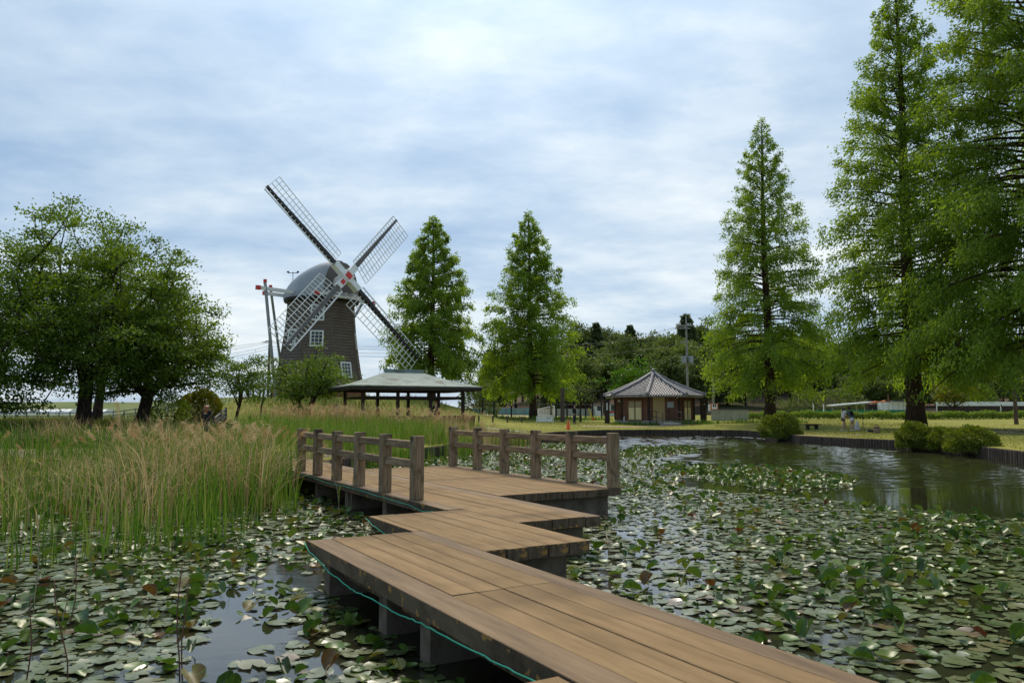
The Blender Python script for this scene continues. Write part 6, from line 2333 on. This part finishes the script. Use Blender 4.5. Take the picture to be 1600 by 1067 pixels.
for qa, qb in ((253, 273), (277, 291)):
    MB().bar(on(qa, 50) + Vector((0, -.07, .6)), on(qb, 50) + Vector((0, -.07, .6)), 0.04, 0.08).build('rail', M['brownpole'], sfn)
p = on(524, 48)
single(MB().box(p + Vector((0, 0, 0.5)), (0.42, 0.35, 1.5)).box(p + Vector((0, 0, 1.27)), (0.5, 0.42, 0.05)), 'utility_box', M['concrete'], 'pale square utility box between the shrub and the pavilion', 'utility box')

# ---------------------------------------------------------------- people


def skinned(name, verts, edges, radii, mat_, parent, loc, rz, root_i=0, sub=2):
    me_ = bpy.data.meshes.new(name)
    me_.from_pydata([Vector(v) for v in verts], edges, [])
    ob = bpy.data.objects.new(name + '_tmp', me_)
    C.objects.link(ob)
    ob.modifiers.new('s', 'SKIN').use_smooth_shade = True
    for i, r in enumerate(radii):
        sv = me_.skin_vertices[0].data[i]
        sv.radius = r if isinstance(r, tuple) else (r, r)
        sv.use_root = i == root_i
    md = ob.modifiers.new('d', 'SUBSURF')
    md.levels = md.render_levels = sub
    dg = bpy.context.evaluated_depsgraph_get()
    nm = bpy.data.meshes.new_from_object(ob.evaluated_get(dg))
    bpy.data.objects.remove(ob)
    nm.materials.clear()
    nm.materials.append(mat_)
    nm.polygons.foreach_set('use_smooth', [True] * len(nm.polygons))
    o = link(name, nm, parent)
    return o


def person(label, loc, rz, h, pose, top, bottom, hair, shoes, long_hair=False, short_sleeve=True, trousers=False, coat=False, hs=1.0):
    """pose gives the hands, feet, knees and the lean of the trunk in units of the body height; the figure faces -Y before rz"""
    root = thing('person', label, 'person', tuple(loc), None, rz)
    ln = pose.get('lean', 0.0)
    hipz = pose.get('hip', 0.50)

    def tr(x, y, z):                   # lean the trunk forward about the hips
        if z > hipz:
            d = z - hipz
            return (x * h, (y - d * math.sin(ln)) * h, (hipz + d * math.cos(ln)) * h)
        return (x * h, y * h, z * h)

    pelvis, waist, chest, neck, head0, head1 = tr(0, 0, hipz), tr(0, 0, .60), tr(0, 0, .73), tr(0, -.005, .83), tr(0, -.012, .885), tr(0, -.015, .945)
    V = [pelvis, waist, chest, neck, head0, head1]
    Rr = [(.083 * h, .062 * h), (.072 * h, .052 * h), (.088 * h, .058 * h), .030 * h, (.045 * h, .052 * h), (.044 * h, .052 * h)]
    E = [(0, 1), (1, 2), (2, 3), (3, 4), (4, 5)]
    arms, legs = [], []
    for s, key in ((-1, 'r'), (1, 'l')):
        shd = tr(s * .105, 0, .80)
        el, ha = pose['elbow_' + key], pose['hand_' + key]
        el = tuple(c * h for c in el)
        ha = tuple(c * h for c in ha)
        i = len(V)
        fg = Vector(ha) + (Vector(ha) - Vector(el)).normalized() * .045 * h
        V += [shd, el, ha, tuple(fg)]
        Rr += [.032 * h, .024 * h, .017 * h, (.020 * h, .010 * h)]
        E += [(2, i), (i, i + 1), (i + 1, i + 2), (i + 2, i + 3)]
        arms.append(i)
        for f, sp_x in enumerate((-.010, -.003, .004, .011)):           # fingers
            j = len(V)
            d = (Vector(ha) - Vector(el)).normalized()
            V += [tuple(fg + d * .012 * h + Vector((sp_x * .6 * h, sp_x * h, 0))), tuple(fg + d * (.032 + (.004 if f in (1, 2) else 0)) * h + Vector((sp_x * h, sp_x * h, -.004 * h)))]
            Rr += [.0046 * h, .0038 * h]
            E += [(i + 3, j), (j, j + 1)]
        j = len(V)
        V.append(tuple(Vector(ha) + d * .03 * h + Vector((-s * .022 * h, -.012 * h, 0))))
        Rr.append(.0055 * h)
        E.append((i + 2, j))
    for s, key in ((-1, 'r'), (1, 'l')):
        i = len(V)
        kn, ft = pose['knee_' + key], pose['foot_' + key]
        V += [(s * .052 * h, 0, (hipz - .035) * h), tuple(c * h for c in kn), (ft[0] * h, ft[1] * h, (ft[2] + .045) * h), (ft[0] * h, (ft[1] - .085) * h, (ft[2] + .018) * h)]
        Rr += [.058 * h, .036 * h, .022 * h, (.022 * h, .016 * h)]
        E += [(0, i), (i, i + 1), (i + 1, i + 2), (i + 2, i + 3)]
        legs.append(i)
    skinned('body', V, E, Rr, M['skin'], root, loc, rz)
    # face
    fc = MB()
    hc_ = (Vector(head0) + Vector(head1)) / 2
    fwd_ = Vector((0, -1, 0))
    fc.lathe([(.001, -.012 * h), (.011 * h, -.008 * h), (.006 * h, .012 * h), (.001, .02 * h)], hc_ + fwd_ * .055 * h, 6)
    for s in (-1, 1):
        fc.lathe([(.001, -.012 * h), (.009 * h, -.006 * h), (.010 * h, .008 * h), (.001, .014 * h)], hc_ + Vector((s * .047 * h, .004 * h, 0)), 6)
    fc.build('face', M['skin'], root, local=True)
    ey = MB()
    for s in (-1, 1):
        ey.lathe([(.001, -.004 * h), (.006 * h, 0), (.001, .004 * h)], hc_ + Vector((s * .018 * h, -.048 * h, .008 * h)), 6)
    ey.build('eyes', M['black'], root, local=True)
    MB().box(hc_ + Vector((0, -.050 * h, -.026 * h)), (.022 * h, .008 * h, .005 * h)).build('mouth', M['red'], root, local=True)
    # hair
    up_h = Vector(head1) - Vector(head0)
    hv = [tuple(hc_ + Vector((0, .012 * h, .022 * h))), tuple(hc_ + Vector((0, .022 * h, .045 * h))), tuple(hc_ + Vector((0, .032 * h, -.01 * h)))]
    hr_ = [.058 * h, .046 * h, .050 * h]
    he = [(0, 1), (0, 2)]
    if long_hair:
        hv += [tuple(hc_ + Vector((0, .05 * h, -.075 * h))), tuple(hc_ + Vector((0, .055 * h, -.15 * h)))]
        hr_ += [(.060 * h, .038 * h), (.050 * h, .022 * h)]
        he += [(2, 3), (3, 4)]
        for s in (-1, 1):
            hv.append(tuple(hc_ + Vector((s * .052 * h, .005 * h, -.055 * h))))
            hr_.append(.020 * h)
            he.append((0, len(hv) - 1))
    hr_ = [tuple(c * hs for c in q) if isinstance(q, tuple) else q * hs for q in hr_]
    skinned('hair', hv, he, hr_, hair, root, loc, rz)
    # shirt or coat
    sv, sr_, se = [tr(0, 0, .545 if not coat else .42), waist, chest, tr(0, 0, .805)], [(.092 * h, .074 * h), (.084 * h, .066 * h), (.098 * h, .07 * h), (.055 * h, .045 * h)], [(0, 1), (1, 2), (2, 3)]
    if coat:
        sr_[0] = (.105 * h, .085 * h)
    for i in arms:
        j = len(sv)
        a, b_, c_ = Vector(V[i]), Vector(V[i + 1]), Vector(V[i + 2])
        sv += [tuple(a), tuple(a.lerp(b_, .62) if short_sleeve else b_)]
        sr_ += [.044 * h, .036 * h if short_sleeve else .034 * h]
        se += [(2, j), (j, j + 1)]
        if not short_sleeve:
            sv.append(tuple(b_.lerp(c_, .9)))
            sr_.append(.028 * h)
            se.append((j + 1, j + 2))
    skinned('top', sv, se, sr_, top, root, loc, rz, 1)
    bv, brd, be = [tr(0, 0, hipz + .05), tr(0, 0, hipz)], [(.082 * h, .064 * h), (.094 * h, .074 * h)], [(0, 1)]
    for i in legs:
        j = len(bv)
        a, b_, c_ = Vector(V[i]), Vector(V[i + 1]), Vector(V[i + 2])
        bv += [tuple(a), tuple(b_ if trousers else a.lerp(b_, .5))]
        brd += [.072 * h, .048 * h if trousers else .066 * h]
        be += [(1, j), (j, j + 1)]
        if trousers:
            bv.append(tuple(b_.lerp(c_, .92)))
            brd.append(.038 * h)
            be.append((j + 1, j + 2))
    skinned('shorts' if not trousers else 'trousers', bv, be, brd, bottom, root, loc, rz, 1)
    for i in legs:
        a, b_ = Vector(V[i + 2]), Vector(V[i + 3])
        skinned('shoe', [tuple(a - Vector((0, -.018 * h, .018 * h))), tuple(a.lerp(b_, .5) - Vector((0, 0, .008 * h))), tuple(b_ + Vector((0, -.02 * h, -.002 * h)))], [(0, 1), (1, 2)], [(.028 * h, .026 * h), (.029 * h, .025 * h), (.026 * h, .018 * h)], shoes, root, loc, rz)
    return root


stand = dict(elbow_r=(-.15, .01, .63), hand_r=(-.15, -.04, .49), elbow_l=(.15, .01, .63), hand_l=(.15, -.04, .49), knee_r=(-.055, -.01, .27), foot_r=(-.06, .02, 0), knee_l=(.055, -.01, .27), foot_l=(.06, 0, 0))
p = ga_(1318.5, 673, 44)
person('person with long dark hair, pale top, navy shorts and white shoes walking on the lawn', p, R(96), 1.58, dict(lean=0.10, elbow_r=(-.13, -.06, .62), hand_r=(-.10, -.15, .56), elbow_l=(.13, -.10, .63), hand_l=(.09, -.22, .60), knee_r=(-.055, .03, .26), foot_r=(-.06, .15, 0), knee_l=(.055, -.09, .27), foot_l=(.06, -.08, 0)), M['cloth_white'], M['cloth_navy'], M['hair'], M['cloth_white'], long_hair=True)
p = ga_(1332.5, 673, 44)
g2 = person('person in a denim top and white shorts bending forward with a dark backpack', p, R(200), 1.56, dict(lean=0.40, elbow_r=(-.14, -.22, .62), hand_r=(-.09, -.30, .50), elbow_l=(.14, -.22, .62), hand_l=(.09, -.30, .50), knee_r=(-.06, -.02, .27), foot_r=(-.075, .02, 0), knee_l=(.06, -.02, .27), foot_l=(.075, .04, 0)), M['denim'], M['cloth_white'], M['hair'], M['cloth_white'])
bp_ = thing('backpack', 'black backpack worn on the back of the bending person in white shorts', 'backpack', tuple(p))
bk = MB()
mrot = Matrix.Rotation(R(200), 3, 'Z') @ Matrix.Rotation(0.40, 3, 'X')
cen_ = p + Matrix.Rotation(R(200), 3, 'Z') @ Vector((0.04, -0.01, 1.12))
skinned('pack', [tuple(mrot @ Vector((0, 0, -.17)) + cen_ - p), tuple(mrot @ Vector((0, .02, 0)) + cen_ - p), tuple(mrot @ Vector((0, 0, .18)) + cen_ - p)], [(0, 1), (1, 2)], [(.14, .08), (.155, .10), (.12, .07)], M['cloth_black'], bp_, p, 0)
for s in (-1, 1):
    MB().tube([cen_ + mrot @ Vector((s * .09, -.05, .16)), cen_ + mrot @ Vector((s * .10, -.20, .14)), cen_ + mrot @ Vector((s * .11, -.22, -.05)), cen_ + mrot @ Vector((s * .10, -.05, -.16))], 0.018, 5).build('strap', M['cloth_black'], bp_)
p = ga_(897.5, 662, 60)
person('person in a black coat and dark trousers standing on the lawn left of the hut', p, R(60), 1.66, stand, M['cloth_black'], M['cloth_navy'], M['hair'], M['cloth_black'], short_sleeve=False, trousers=True, coat=True)
p = on(323, 27.0)
zt = at(323, 630.5, 27).z
person('person with wavy auburn hair and a black jacket seen from behind among the reeds', p, R(165), zt - p.z, dict(stand, elbow_r=(-.17, -.02, .64), hand_r=(-.11, -.13, .60), elbow_l=(.17, -.02, .64), hand_l=(.11, -.13, .60)), M['cloth_black'], M['cloth_navy'], M['auburn'], M['cloth_black'], long_hair=True, short_sleeve=False, trousers=True, coat=True, hs=1.45)
p = on(681, 55.0)
zt = at(681, 627.5, 55).z
person('person with light brown hair and dark clothes standing behind the pavilion posts', p, R(20), zt - p.z, stand, M['cloth_black'], M['cloth_navy'], M['auburn'], M['cloth_black'], short_sleeve=False, trousers=True)
